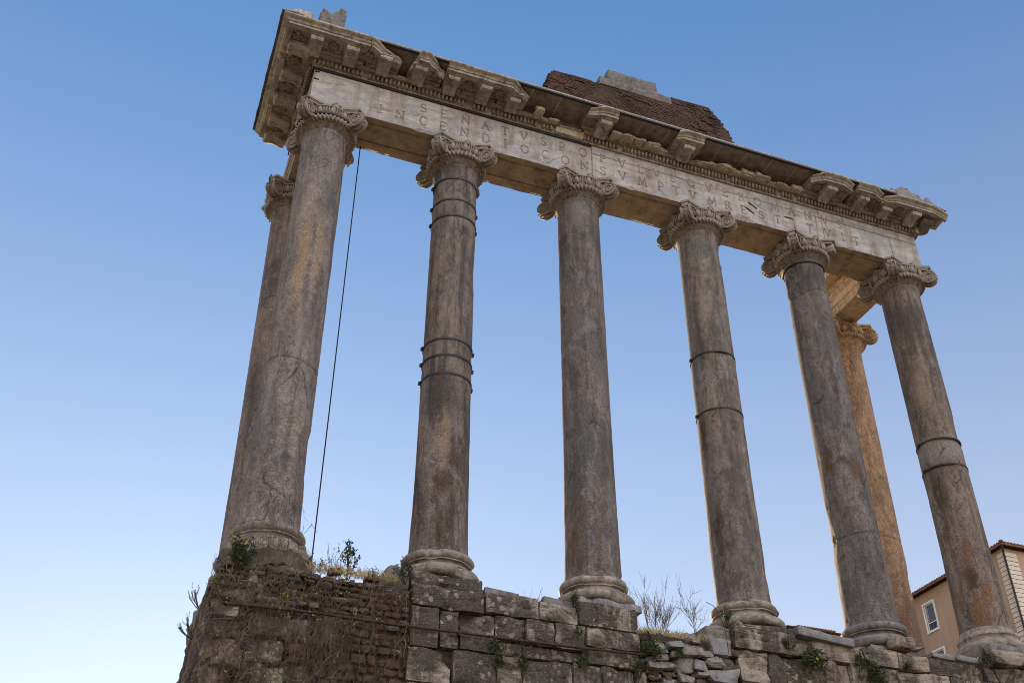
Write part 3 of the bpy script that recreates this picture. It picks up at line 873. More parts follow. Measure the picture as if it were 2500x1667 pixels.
# soffit with the joints of the three beams, and the back and end faces
ys = [-.55, -.50, -.40, -.375, -.36, -.345, -.32, -.2, -.05, .1, .2, .215, .23, .245, .26, .38, .48, .53, .55]
xs = [FX0 + (FX1 - FX0) * k / 430 for k in range(431)]
P = []
for x in xs:
    c = chip(x); row = []
    for y in ys:
        z = FZ0 + .006 * FB((x, y, 0), 1.8, 6)
        if abs(y + .36) < .02: z += .03
        elif y < -.36: z += -.0
        if abs(y - .23) < .02 and x < 8.9: z += .03
        if y > .5: z += max(0, .05 * FB((x, y, 0), 1.5, 8)) * (y - .5) / .05 + .03 * max(0, N((x, 0, 0), 4, 2)) * (y > .52)
        yy = y
        if y == -.55: yy = y + chips[min(nx, int((x - FX0) / STEP))] * .75 + .004; z = FZ0
        row.append((x, yy, z))
    P.append(row)
b.grid(P, flip=True)
b.add([(FX0, .55, FZ0 + .02), (FX1, .55, FZ0 + .02), (FX1, .55, FZ1), (FX0, .55, FZ1)], [(0, 3, 2, 1)])
b.add([(FX0, -.548, FZ0), (FX0, .55, FZ0 + .01), (FX0, .55, FZ1), (FX0, -.548, FZ1)], [(0, 3, 2, 1)])
b.add([(FX1, -.548, FZ0), (FX1, .55, FZ0 + .01), (FX1, .55, FZ1), (FX1, -.548, FZ1)], [(0, 1, 2, 3)])
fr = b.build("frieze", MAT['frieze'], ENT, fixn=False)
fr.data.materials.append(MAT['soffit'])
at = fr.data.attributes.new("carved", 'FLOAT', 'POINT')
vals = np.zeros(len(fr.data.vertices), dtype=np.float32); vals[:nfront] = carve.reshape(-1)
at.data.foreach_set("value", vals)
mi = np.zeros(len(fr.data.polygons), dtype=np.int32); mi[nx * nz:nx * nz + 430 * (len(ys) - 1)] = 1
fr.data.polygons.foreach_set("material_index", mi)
# iron plate under the mouldings of the left block, cramps on the cracked panel
b = MB(); b.box(1.74, 8.97, -.585, -.56, 11.592, 11.655); b.box(1.735, 1.765, -.56, 2.5, 11.592, 11.655)
b.build("iron_strip", MAT['iron'], ENT)
for p0, p1 in (((13.54, 11.19), (13.78, 11.04)), ((13.43, 10.98), (13.66, 10.83)), ((14.63, 11.03), (14.88, 11.04)), ((1.80, 11.52), (1.91, 11.54)), ((1.80, 11.28), (1.92, 11.275))):
    b = MB(); b.tube([(p0[0], -.565, p0[1]), (p1[0], -.565, p1[1])], .014, 6)
    b.build("iron_cramp", MAT['iron'], ENT)
# left flank beam
b = MB()
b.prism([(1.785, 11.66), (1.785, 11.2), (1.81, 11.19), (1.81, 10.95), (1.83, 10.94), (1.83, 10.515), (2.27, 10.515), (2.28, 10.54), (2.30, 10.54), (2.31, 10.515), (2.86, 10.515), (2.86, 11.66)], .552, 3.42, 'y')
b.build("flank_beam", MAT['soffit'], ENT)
b = MB(); b.box(1.9, 18.9, -.60, .53, 11.662, 12.198); b.box(1.85, 2.85, .53, 2.5, 11.662, 12.15)
b.build("cornice_core", MAT['cornice'], ENT)

# ---- cornice
FRONT = lambda u, v, z: (u, -.55 - v, z)
FLANK = lambda u, v, z: (1.785 - v, u, z)
RIGHT = lambda u, v, z: (18.975 + v, u, z)
def sweep(mb, prof, u0, u1, F, du=.06, ero=None, seed=0, amp=.006, mitre=0, endrough=.02):
    n = max(2, int((u1 - u0) / du)); P = []
    for i in range(n + 1):
        u = u0 + (u1 - u0) * i / n
        row = []
        for v, z in prof:
            uu = u
            if mitre and i == 0: uu = (1.785 if mitre == 1 else -.55) - v
            k = ero(u) if ero else 1.0
            vv = v
            if v > .2:
                vv = .2 + (v - .2) * k
            q = amp * FB((u, v * 2, z * 2), 3.2, seed) + amp * .7 * N((u, v, z), 11, seed)
            zz = z + q
            if k < .97 and v > .2: zz -= (1 - k) * .16 * (z - 11.9) / .2 + .05 * (1 - k) * N((u, v, z), 6, seed + 2)
            if not (mitre and i == 0):
                if i == 0: uu += endrough * N((0, v * 3, z * 3), 3, seed + 7)
                if i == n: uu += endrough * N((0, v * 3, z * 3), 3, seed + 8)
            row.append(F(uu, vv + q, zz))
        P.append(row)
    m = len(prof); o = len(mb.v)
    mb.grid(P, cv=True)
    mb.f.append(tuple(o + k for k in range(m)))
    mb.f.append(tuple(o + n * m + k for k in reversed(range(m))))
BED = [(-.08, 11.662), (.012, 11.662), (.03, 11.664), (.03, 11.685), (.05, 11.69), (.05, 11.70), (.055, 11.74), (.06, 11.80), (.075, 11.862), (.185, 11.866), (.185, 11.888), (.2, 11.892), (.2, 11.985), (-.08, 11.985)]
b = MB(); sweep(b, BED, 1.785, 7.95, FRONT, .08, None, 1, .004, 1); sweep(b, BED, 8.72, 18.975, FRONT, .08, None, 2, .005)
sweep(b, BED, 18.8, 18.975 + .0, FRONT, .08, None, 2, .0)
b.build("bed_moulding", MAT['cornice'], ENT, 30)
b = MB(); sweep(b, BED, -.55, 2.45, FLANK, .08, None, 3, .004, 2)
b.build("bed_moulding", MAT['cornice'], ENT, 30)
b = MB(); sweep(b, BED, -.74, -.1, RIGHT, .06, None, 4, .01)
b.build("bed_moulding", MAT['cornice'], ENT, 30)
b = MB()
re_ = random.Random(3)
def eggs(u0, u1, F, skip=()):
    u = u0
    while u < u1:
        if not any(a < u < c for a, c in skip):
            c = F(u, .10, 11.777)
            s = re_.uniform(.8, 1.08)
            if re_.random() > .05:
                e = (.036, .066, .088) if F is FRONT else (.066, .036, .088)
                b.ball((c[0], c[1], c[2]), e[0] * s, e[1] * s + .01, e[2] * s, 8, 7)
        u += .103
eggs(1.75, 18.95, FRONT, ((7.92, 8.75),)); eggs(-.5, 2.4, FLANK); 
b.build("egg_moulding", MAT['cornice'], ENT, 60)

MOD = [(.19, 11.975), (.70, 11.975), (.70, 11.94), (.725, 11.93), (.725, 11.865), (.70, 11.83), (.65, 11.822), (.59, 11.85), (.49, 11.862), (.37, 11.838), (.28, 11.80), (.19, 11.79)]
def modillion(u, F, seed, w=.30, keep=1.0):
    b = MB(); P = []
    ws = [-1, -.93, -.5, -.12, 0, .12, .5, .93, 1]
    for s in ws:
        row = []
        for v, z in MOD:
            dz = 0
            if z < 11.9:
                if abs(s) in (.5,): dz = -.012
                if s == 0: dz = .008
                if abs(s) == 1: dz = .01
            vv = .2 + (v - .2) * keep
            q = .008 * N((u + s, v * 2, z * 2), 5, seed)
            row.append(F(u + s * w / 2 + q, vv + q - (.02 * max(0, N((s, v, z), 4, seed)) if v > .6 else 0), z + dz + q))
        P.append(row)
    m = len(MOD)
    b.grid(P, cv=True)
    b.f.append(tuple(range(m))); b.f.append(tuple((len(ws) - 1) * m + k for k in reversed(range(m))))
    if keep > .9:
        p = [F(u - w / 2 - .035, .2, 11.945), F(u + w / 2 + .035, .745, 11.972)]
        x0, x1 = sorted((p[0][0], p[1][0])); y0, y1 = sorted((p[0][1], p[1][1]))
        b.rock(x0, x1, y0, y1, 11.942, 11.974, .06, .008, .004, 6, seed)
    o = b.build("modillion", MAT['corona'], ENT, 35)
    return o
def rosette(u, F, seed, v0=.475):
    b = MB(); rr = random.Random(seed)
    c = F(u, v0, 12.005)
    n = rr.choice((5, 6, 8)); R0 = .125
    for k in range(n):
        a = 2 * math.pi * k / n + seed
        M = Matrix.Rotation(a, 3, 'Z')
        d = Vector((math.cos(a), math.sin(a), 0))
        b.ball(Vector(c) + d * R0 * .62, .075, .042 * 6 / n + .012, .035, 8, 6, M)
        if n == 8: b.ball(Vector(c) + d * R0 * 1.05, .035, .03, .03, 6, 5, M)
    b.ball((c[0], c[1], c[2] - .02), .036, .036, .04, 8, 6)
    b.build("rosette", MAT['rosette'], ENT, 60)
CORONA = [(.16, 12.028), (.69, 12.028), (.70, 11.972), (.83, 11.97), (.835, 12.03), (.86, 12.038), (.885, 12.085), (.915, 12.10), (.95, 12.115), (.97, 12.135), (.97, 12.172), (.16, 12.195)]
def corona(u0, u1, F, mods, seed, ero=None, mitre=0):
    b = MB()
    sweep(b, CORONA, u0, u1, F, .05, ero, seed, .007, mitre, .05)
    # rear strip and the bars between the coffers
    def bx(a, c, v0, v1):
        p, q = F(a, v0, 0), F(c, v1, 0)
        x0, x1 = sorted((p[0], q[0])); y0, y1 = sorted((p[1], q[1]))
        b.rock(x0, x1, y0, y1, 11.968, 12.03, .08, .006, .003, 6, seed)
    bx(max(u0, 1.4 if F is FRONT else -.95) + .02, u1 - .02, .2, .29)
    for m_ in mods:
        if u0 < m_ < u1 and (not ero or ero(m_) > .75): bx(m_ - .2, m_ + .2, .29, .70)
    return b.build("cornice_block", MAT['corona'], ENT, 35)
FM = [1.67, 2.53, 3.35, 4.22, 5.05, 5.89, 6.68]
corona(1.785, 2.9, FRONT, FM, 11, None, 1)
corona(2.92, 3.74, FRONT, FM, 12, lambda u: max(.25, 1.0 - max(0, (u - 2.95)) * .62 - .1 * N((u, 0, 0), 6, 2)))
corona(3.98, 4.83, FRONT, FM, 13, lambda u: max(.3, 1.0 - max(0, 4.14 - u) * 3.5 - max(0, u - 4.36) * .9 - .12 * N((u, 0, 0), 7, 5)))
corona(4.86, 6.27, FRONT, FM, 14)
corona(6.29, 7.02, FRONT, FM, 15, lambda u: min(1, 1.0 - max(0, u - 6.55) * .9 - .08 * N((u, 0, 0), 7, 5)))
corona(8.62, 9.4, FRONT, [9.12], 16, lambda u: min(1, .78 + max(0, u - 8.62) * .55 - max(0, u - 9.28) * 1.5))
corona(11.12, 11.86, FRONT, [11.5], 17, lambda u: min(1, .9 + (u - 11.12) * .6))
corona(15.22, 16.5, FRONT, [15.85], 18, lambda u: min(1.0, .72 + (u - 15.22) * .8) - max(0, u - 16.15) * .5)
corona(16.62, 17.46, FRONT, [16.9], 19, lambda u: 1 - max(0, u - 17.15) * .6)
corona(17.5, 19.66, FRONT, [17.75, 18.62], 20, lambda u: min(.97, .75 + max(0, (u - 17.5)) * .5) - .05 - max(0, u - 19.1) * .3)
for s, m_ in enumerate(FM): modillion(m_, FRONT, s, .30, 1.0 if s < 6 else .75)
for s, (m_, k) in enumerate(((9.12, 1), (11.5, .97), (15.85, 1), (16.9, .95), (17.74, .7), (18.62, .95))): modillion(m_, FRONT, 20 + s, .31, k)
for s, u in enumerate((1.22, 2.10, 2.95, 4.66, 5.47, 6.29, 8.78, 15.52, 16.32, 17.33, 18.2, 19.4)): rosette(u, FRONT, s + 1)
corona(-.55, 2.5, FLANK, [-.72, .16, .98, 1.74, 2.36], 30, None, 2)
for s, u in enumerate((-.72, .16, .98, 1.74, 2.38)): modillion(u, FLANK, 40 + s, .32)
for s, u in enumerate((-.28, .57, 1.36, 2.05)): rosette(u, FLANK, 30 + s)
# stub of a modillion and the bare, broken bed of the cornice between the surviving blocks
b = MB()
b.rock(7.28, 7.52, -1.12, -.74, 11.80, 12.06, .03, .06, .035, 6, 3, .12, None, lambda p: p + Vector((0, (p.z - 11.8) * .45, 0)))
b.build("modillion", MAT['broken'], ENT, 40)
rb = random.Random(12)
def rubblerun(x0, x1, n, hmin, hmax, pmin, pmax):
    e = sorted([x0 + (x1 - x0) * (k + rb.uniform(-.25, .25)) / n for k in range(1, n)])
    e = [x0] + e + [x1]
    for a, c in zip(e, e[1:]):
        b = MB()
        h = rb.uniform(hmin, hmax); p = rb.uniform(pmin, pmax)
        sd = rb.randint(0, 99)
        def f(q, a=a, c=c, sd=sd, h=h):
            t = (q.x - a) / (c - a)
            k = FB((q.x, 0, 0), 2.0, sd)
            q = q.copy()
            s = (q.z - 11.9) / .2
            q.z += max(-.12, .10 * k) * s
            q.y += (.06 * N((q.x, 0, q.z), 3.0, sd)) + max(0, s) * .10
            return q
        b.rock(a - .02, c + .02, -.75 - p, -.55, 11.89, h, .035, .05, .025, 5, sd, .05, None, f)
        b.build("broken_cornice", MAT['broken'], ENT, 40)
rubblerun(7.03, 8.05, 3, 11.98, 12.05, .02, .10)
rubblerun(8.05, 8.6, 1, 11.9, 11.93, .0, .03)
b = MB(); b.rock(7.94, 8.74, -.70, -.5, 11.665, 11.93, .05, .05, .02, 4, 6, .06); b.build("broken_cornice", MAT['broken'], ENT, 40)
rubblerun(9.42, 11.1, 5, 12.0, 12.12, .14, .30)
rubblerun(11.88, 15.2, 9, 11.98, 12.12, .10, .26)
rubblerun(3.76, 3.97, 1, 11.98, 12.02, .0, .05)
rubblerun(16.5, 16.62, 1, 11.98, 12.02, .0, .05)
# right corner block, broken back
b = MB(); b.rock(18.9, 19.55, -1.30, -.35, 11.985, 12.17, .06, .05, .03, 4, 44, .1)
b.rock(18.95, 19.3, -1.1, -.15, 11.86, 12.0, .05, .04, .03, 4, 45, .1)
b.build("broken_cornice", MAT['fragment'], ENT, 40)
# modern cover slab
b = MB()
b.rock(2.38, 17.85, -1.43, .7, 12.215, 12.285, .12, .012, .006, 5, 51)
sl = b.build("cover_slab", MAT['slabedge'], ENT, 40)
b = MB()
x = 2.5
e = [2.5 + .765 * k for k in range(21)]
for a, c in zip(e, e[1:]):
    b.box(a + .02, c - .02, -1.36, .6, 12.196, 12.214)
b.build("slab_lining", MAT['concrete'], sl)
b = MB()
for a in e[1:-1]: b.box(a - .019, a + .019, -1.36, .6, 12.201, 12.2145)
b.build("slab_joint", MAT['joint'], sl)
b = MB(); b.box(2.36, 17.87, -1.445, -1.43, 12.165, 12.215); b.box(2.36, 17.87, -1.43, -1.37, 12.165, 12.178)
b.build("iron_angle", MAT['iron'], sl)
b = MB(); b.rock(.745, 1.25, -1.50, 2.55, 12.20, 12.25, .12, .012, .012, 4, 52); b.build("lead_cover", MAT['lead'], ENT, 40)

# ------------------------------------------------------------------ pieces standing on the cornice
t = thing("stone_fragment", "moulded marble gable piece on the left corner of the cornice", "stone block", (1.1, -1.3, 12.2), "stones standing on the cornice")
b = MB()
def gf(p):
    q = p.copy(); u = (q.x - .86) / .66
    top = 12.38 + .22 * min(1, max(0, u) / .42) if u < .45 else 12.6 - .1 * (u - .45) / .55
    if q.z > 12.28: q.z = 12.28 + (q.z - 12.28) / .32 * (top - 12.28)
    return q
for (z0, z1, y0) in ((12.18, 12.27, -1.50), (12.265, 12.33, -1.44), (12.325, 12.60, -1.38)):
    b.rock(.84 if z0 < 12.3 else .9, 1.50, y0, -1.0, z0, z1, .05, .02, .01, 5, int(z0 * 10), .04, None, gf)
b.build("moulded_block", MAT['corona'], t, 40)
t = thing("stone_fragment", "dark upright stone with a notched saddle shaped top near the left corner of the cornice", "stone block", (2.0, -1.1, 12.2), "stones standing on the cornice")
b = MB()
def af(p):
    q = p.copy(); u = (q.x - 1.6) / .7
    s = (q.z - 12.2) / .85
    top = 1.0 - .17 * math.exp(-((u - .42) / .2) ** 2) + (.10 if u > .7 else 0.03) * min(1, abs(u - .42) * 3)
    q.z = 12.2 + s * .88 * top
    q.x += (.06 * (1 - s) if u > .5 else -.03 * (1 - s)) - .03 * math.sin(s * 3.1) * (1 if u > .5 else -1)
    q.y += .05 * math.sin(s * 3 + u * 2)
    return q
b.rock(1.64, 2.27, -1.25, -.8, 12.2, 13.05, .04, .05, .012, 4, 13, .05, None, af)
b.build("saddle_stone", MAT['fragment'], t, 45)
for nm, a, c, z1, sd in (("jagged grey lump of stone at the right end of the cover slab", 17.95, 18.95, 12.86, 5), ("small pointed stone at the far right tip of the cornice", 19.0, 19.62, 12.66, 6)):
    t = thing("stone_fragment", nm, "stone block", ((a + c) / 2, -1.1, 12.17), "stones standing on the cornice")
    b = MB()
    def jf(p, a=a, c=c, z1=z1, sd=sd):
        q = p.copy(); s = max(0, (q.z - 12.15) / (z1 - 12.15))
        u = (q.x - a) / (c - a)
        env = (0.8 + .35 * N((q.x, 0, 0), 5.2, sd) + .15 * N((q.x, 0, 0), 13, sd)) if sd == 5 else (1.05 - abs(u - .28) * 1.0 + .2 * N((q.x, 0, 0), 9, sd))
        q.z = 12.15 + s * (z1 - 12.15) * max(.25, env)
        q.y += .2 * s
        return q
    b.rock(a, c, -1.40, -.75, 12.15, z1, .035, .05, .02, 5, sd, .06, None, jf)
    b.build("rough_stone", MAT['fragment'], t, 35)

# brick wall on top
bw = thing("brick_wall", "ragged brown brick wall standing on top of the entablature", "brick wall", (10.8, .5, 12.29))
k = NT("old_brick", .9, .15)
v = k.vec((3.2, 3.2, 15.5))
n1 = k.noise(v, 1.0, 2, .5)
c = k.mix(k.ramp(n1, [(.3, 0.), (.7, 1.)]), (0.062, 0.036, 0.028), (0.125, 0.071, 0.051))
n2 = k.noise(k.vec((9, 9, 20), (3, 1, 2)), 1.0, 3, .6)
c = k.mix(k.ramp(n2, [(.6, 0.), (.72, .8)]), c, (0.21, 0.15, 0.115))
n3 = k.noise(k.pos, 1.1, 6, .7)
c = k.mix(k.ramp(n3, [(.48, 0.), (.6, .8)]), c, (0.035, 0.026, 0.021))
MAT['brick'] = k.done(c, k.bump(k.noise(k.pos, 20, 5, .7), .5, .02))
MAT['brickmortar'] = plain("brick_mortar", (0.075, 0.05, 0.037), .95, .4, 6, .1, .5)
MAT['greystone'] = marble("grey_wall_stone", (0.20, 0.178, 0.16), (0.155, 0.14, 0.13), (0.10, 0.08, 0.068), 12.0, .85, None, 1.6)
def xl(z): return 7.72 + (z - 12.29) * .165 + (0.25 if z > 14.6 else 0) * (z - 14.6) * 2
def xr(z):
    pts = [(12.2, 13.9), (13.99, 13.8), (14.39, 13.74), (14.76, 13.5), (15.0, 13.3), (15.25, 13.05)]
    for (z0, x0), (z1, x1) in zip(pts, pts[1:]):
        if z <= z1: return x0 + (x1 - x0) * (z - z0) / (z1 - z0)
    return pts[-1][1]
b = MB(); bm_ = MB(); rr = random.Random(21)
z = 12.29; ch = .058; row = 0
while z < 15.2:
    a = xl(z) + rr.uniform(-.05, .05) + .06 * N((0, 0, z), 3, 1); c = xr(z) + rr.uniform(-.06, .05) - .07 * abs(N((0, 0, z), 4, 2))
    segs = [(a, c)]
    if z > 14.86: segs = [(11.9, c)]
    for a, c in segs:
        bm_.box(a + .03, c - .03, .025, 1.0, z, z + ch)
        x = a - rr.uniform(0, .2) * 0
        first = True
        while x < c - .05:
            L = rr.choice((.12, .2, .26, .28)) * rr.uniform(.85, 1.1)
            x1 = min(c, x + L)
            dy = rr.uniform(-.002, .004) + (.02 if rr.random() < .04 else 0) + .05 * N((x, 0, z), 1.2, 3) + (.05 if N((x, 0, z), 2.3, 8) > .42 else 0)
            if rr.random() > .035:
                b.box(x, x1 - .012, dy, .5, z + .004, z + ch - .010)
            x = x1
        # end faces
        y = .02
        while y < .95:
            L = rr.uniform(.12, .28); dx = rr.uniform(-.02, .02)
            b.box(a - .01 + dx, a + .1, y, min(1.0, y + L - .012), z + .004, z + ch - .010)
            b.box(c - .1, c + .01 + dx, y, min(1.0, y + L - .012), z + .004, z + ch - .010)
            y += L
    z += ch; row += 1
b.build("brickwork", MAT['brick'], bw, fixn=False)
bm_.build("mortar", MAT['brickmortar'], bw, fixn=False)
b = MB(); b.rock(11.9, 13.2, .02, 1.0, 15.2, 15.235, .1, .01, .01, 5, 4); b.build("wall_cap", MAT['brickmortar'], bw, 40)
b = MB(); b.rock(9.62, 11.9, -.02, 1.0, 14.9, 15.2, .05, .02, .010, 5, 31, .02)
st = thing("stone_slab", "long grey travertine slab bedded on the brick wall", "stone slab", (10.7, .5, 14.88)); b.build("stone_course", MAT['greystone'], st, 40)
b = MB(); b.rock(9.93, 11.47, .02, .9, 15.205, 15.66, .05, .02, .010, 4, 32, .02)
for x in (10.3, 11.2): b.rock(x, x + .1, -.03, .1, 15.1, 15.2, .03, .03, .02, 6, 7)
st = thing("stone_block", "big grey stone block crowning the brick wall", "stone block", (10.7, .5, 15.2)); b.build("crowning_block", MAT['greystone'], st, 40)

# ------------------------------------------------------------------ side beam behind the right corner
sb = thing("side_entablature", "short carved marble beam running back from the right front corner to the reddish column", "entablature", (18.4, 2.0, 10.5))
b = MB()
b.prism([(17.95, 10.52), (18.74, 10.52), (18.74, 11.58), (17.97, 11.58), (17.97, 11.20), (17.86, 11.17), (17.85, 11.14), (17.90, 11.04), (17.90, 11.03), (17.915, 11.02), (17.915, 10.81), (17.925, 10.80), (17.93, 10.79), (17.95, 10.78)], .56, 3.38, 'y')
ar = b.build("architrave", MAT['warmlitmarble'], sb)
b = MB()
y = .6
rr = random.Random(5)
while y < 3.35:
    b.ball((17.875, y, 11.105), .022, .022, .035, 7, 5); b.ball((17.885, y + .035, 11.095), .015, .008, .03, 5, 4)
    b.ball((17.93, y, 10.80), .012, .016, .012, 6, 4); b.ball((17.915, y, 11.03), .012, .016, .012, 6, 4)
    y += .07
b.build("ornament_band", MAT['warmlitmarble'], ar)
b = MB()
y = .7
while y < 3.3:   # palmettes and scrolls of the carved frieze
    for kk in range(7):
        a = math.radians(20 + 140 * kk / 6)
        b.tube([(17.965, y, 11.26), (17.94, y + .1 * math.cos(a), 11.26 + .12 * math.sin(a)), (17.955, y + .15 * math.cos(a), 11.26 + .24 * math.sin(a))], lambda u: .016 + .012 * u, 6)
    for sg in (-1, 1):
        path = [(17.955, y + sg * (.2 + (.1 * (1 - u / 20)) * math.cos(u * .55)), 11.33 + .09 * (1 - u / 20) * math.sin(u * .55)) for u in range(19)]
        b.tube(path, .016, 5)
    y += .46
b.build("carved_frieze", MAT['warmlitmarble'], sb)
b = MB(); b.rock(17.62, 18.7, .56, 3.4, 11.585, 11.88, .1, .015, .008, 4, 9, .04); b.box(17.80, 17.96, .56, 3.38, 11.545, 11.585)
b.build("cornice", MAT['warmlitmarble'], sb, 40)

# ------------------------------------------------------------------ podium facing
def lower_courses(mb, x0, x1, ztop, seed, y=-.9):
    r = random.Random(seed); z = ztop
    while z > -10.4:
        h = min(r.uniform(.55, .7), z + 10.55)
        x = x0
        while x < x1 - .05:
            L = r.uniform(.9, 1.6)
            if x1 - x - L < .5: L = x1 - x
            mb.rock(x + .006, x + L - .006, y + r.uniform(-.02, .02), -.4, z - h + .006, z - .006, .25, .03, .02, 3, r.randint(0, 99))
            x += L
        z -= h
def wall_of_blocks(root, blocks, mats, seed):
    r = random.Random(seed)
    for q, bl in enumerate(blocks):
        x0, x1, z0, z1 = bl[:4]; o = bl[4] if len(bl) > 4 else {}
        b = MB(); dy = o.get('y', r.uniform(-.025, .02))
        cut_ = o.get('cut')
        def f(p, x0=x0, x1=x1, z0=z0, z1=z1, cut_=cut_, q=q):
            p = p.copy()
            if cut_:
                u = (p.x - x0) / (x1 - x0); w = (p.z - z0) / (z1 - z0)
                s = {'tr': u + w - 1, 'tl': w - u, 'bl': -u - w + 1, 'br': u - w}[cut_]
                if s > .45: p.y += (s - .45) * .35
            # worn lower edges and hollows
            hh = mnoise.noise(Vector((p.x * 1.7 + q, p.z * 2.6, q * 3.1)))
            if hh > .2 and p.y < -.6: p.y += min(.09, (hh - .2) * .3)
            h3 = mnoise.noise(Vector((p.x * 6 + q, p.z * 15, q * 1.3)))
            if h3 > .38 and p.y < -.7: p.y += min(.035, (h3 - .38) * .25)
            return p
        b.rock(x0 + .002, x1 - .002, -.9 + dy, -.38, z0 + .002, z1 - .002, .035, .012, .013, 3.4, seed * 50 + q, .035, None, f)
        b.build("ashlar_block", mats[o.get('m', q % len(mats))], root, 50)
W1 = thing("ashlar_wall", "blackened travertine block wall between the ivy pier and the tumbled rubble", "stone wall", (7.1, -.9, -10.5), "facings of the temple podium")
wall_of_blocks(W1, [
    (4.87, 6.21, -1.455, -1.06, dict(m=2, y=-.02)), (6.23, 7.26, -1.405, -1.01, dict(m=1, y=0)), (7.27, 8.03, -1.40, -1.03, dict(m=1)), (8.05, 9.24, -1.39, -.925, dict(m=0, y=-.02)),
    (4.86, 5.38, -2.19, -1.46, dict(m=0)), (5.40, 5.745, -2.155, -1.465, dict(m=2, y=.02)), (5.77, 6.41, -2.14, -1.465, dict(m=0, cut='tl')), (6.42, 6.995, -1.87, -1.425, dict(m=0)), (7.005, 7.56, -1.88, -1.41, dict(m=1)), (7.57, 8.17, -1.89, -1.41, dict(m=1)), (8.19, 9.27, -1.76, -1.40, dict(m=2, y=-.02)),
    (6.42, 6.95, -2.13, -1.875, dict(m=0, y=.05)), (6.96, 7.50, -2.12, -1.885, dict(m=0, y=.05)), (7.51, 8.18, -2.10, -1.895, dict(m=0, y=.06)), (8.19, 9.31, -2.085, -1.765, dict(m=2)),
    (4.85, 5.62, -2.79, -2.2, dict(m=2, cut='tr')), (5.65, 6.455, -2.78, -2.165, dict(m=0)), (6.465, 6.94, -2.77, -2.145, dict(m=1)), (6.95, 7.885, -2.76, -2.13, dict(m=0)), (7.895, 8.455, -2.75, -2.11, dict(m=1)), (8.465, 9.145, -2.75, -2.10, dict(m=0)), (9.155, 9.36, -2.75, -2.09, dict(m=1)),
    (4.85, 6.1, -3.4, -2.8, dict(m=2)), (6.11, 7.4, -3.4, -2.79, dict(m=0)), (7.41, 8.4, -3.4, -2.77, dict(m=1)), (8.41, 9.36, -3.4, -2.76, dict(m=0)),
], MAT['trav'], 1)
b = MB(); lower_courses(b, 4.85, 9.36, -3.41, 3); b.build("lower_courses", MAT['trav'][0], W1, 50)
b = MB(); b.box(4.9, 9.2, -.76, -.4, -10.4, -1.15); b.build("wall_core", MAT['mortar'], W1)

W2 = thing("ashlar_wall", "pale streaked travertine block wall under the rusty and the orange stained columns", "stone wall", (15.4, -.9, -10.5), "facings of the temple podium")
P_ = [MAT['travpale'], MAT['trav'][1], MAT['trav'][2]]
wall_of_blocks(W2, [
    (11.29, 12.67, -1.39, -.95, dict(m=1, y=-.05)), (12.69, 14.07, -1.35, -.955, dict(m=0)), (14.09, 15.08, -1.325, -.96, dict(m=0, y=-.02)), (15.10, 15.84, -1.31, -.985, dict(m=0)), (15.86, 17.28, -1.315, -.95, dict(m=1)), (17.30, 17.62, -1.30, -.95, dict(m=0)), (17.64, 19.4, -1.29, -.94, dict(m=1)),
    (11.35, 11.995, -2.02, -1.40, dict(m=0)), (12.005, 13.28, -2.0, -1.395, dict(m=2)), (13.29, 13.89, -1.98, -1.36, dict(m=0)), (13.90, 15.05, -1.97, -1.335, dict(m=1)), (15.06, 16.3, -1.96, -1.325, dict(m=0)), (16.31, 17.25, -1.95, -1.32, dict(m=1)), (17.26, 19.4, -1.94, -1.305, dict(m=2)),
    (11.33, 12.5, -2.62, -2.03, dict(m=0)), (12.51, 13.9, -2.6, -2.01, dict(m=2)), (13.91, 15.2, -2.6, -1.985, dict(m=1)), (15.21, 16.7, -2.6, -1.97, dict(m=0)), (16.71, 19.4, -2.6, -1.96, dict(m=1)),
], P_, 2)
b = MB(); lower_courses(b, 11.33, 19.4, -2.63, 5); b.build("lower_courses", P_[0], W2, 50)
b = MB(); b.box(11.5, 19.3, -.74, -.4, -10.4, -1.05); b.build("wall_core", MAT['mortar'], W2)

# rubble filling between the two block walls
W3 = thing("rubble_wall", "tumbled infill of broken grey marble lumps between the two block walls", "rubble wall", (10.3, -.9, -10.5), "facings of the temple podium")
b = MB(); b.rock(9.3, 11.4, -.80, -.4, -3.4, -1.27, .07, .12, .07, 3.5, 2); b.build("earth_fill", MAT['mortar'], W3, 50)
RST = [(9.36, 9.84, -1.72, -1.44), (9.80, 10.12, -1.60, -1.46), (10.08, 10.58, -1.70, -1.45), (10.24, 10.5, -1.46, -1.33), (10.55, 10.8, -1.66, -1.5), (10.76, 11.22, -1.60, -1.22), (9.56, 9.84, -1.86, -1.70), (9.86, 10.06, -1.80, -1.64), (9.94, 10.36, -2.04, -1.68), (10.34, 10.60, -1.96, -1.74),
       (10.58, 10.98, -1.86, -1.65), (10.98, 11.28, -1.95, -1.60), (9.58, 10.0, -2.0, -1.86), (9.36, 9.56, -1.9, -1.78), (9.36, 9.6, -2.05, -1.91), (9.66, 9.96, -2.13, -2.01), (10.36, 10.62, -2.08, -1.95), (10.6, 11.26, -2.16, -1.88), (10.02, 10.34, -2.22, -2.05), (10.36, 10.6, -2.24, -2.1), (9.4, 9.68, -2.2, -2.07), (9.7, 10.0, -2.28, -2.14), (10.62, 10.95, -2.33, -2.17), (10.97, 11.3, -2.34, -2.17), (9.4, 9.9, -2.5, -2.3), (9.92, 10.5, -2.5, -2.28), (10.52, 11.3, -2.55, -2.36)]
r = random.Random(9)
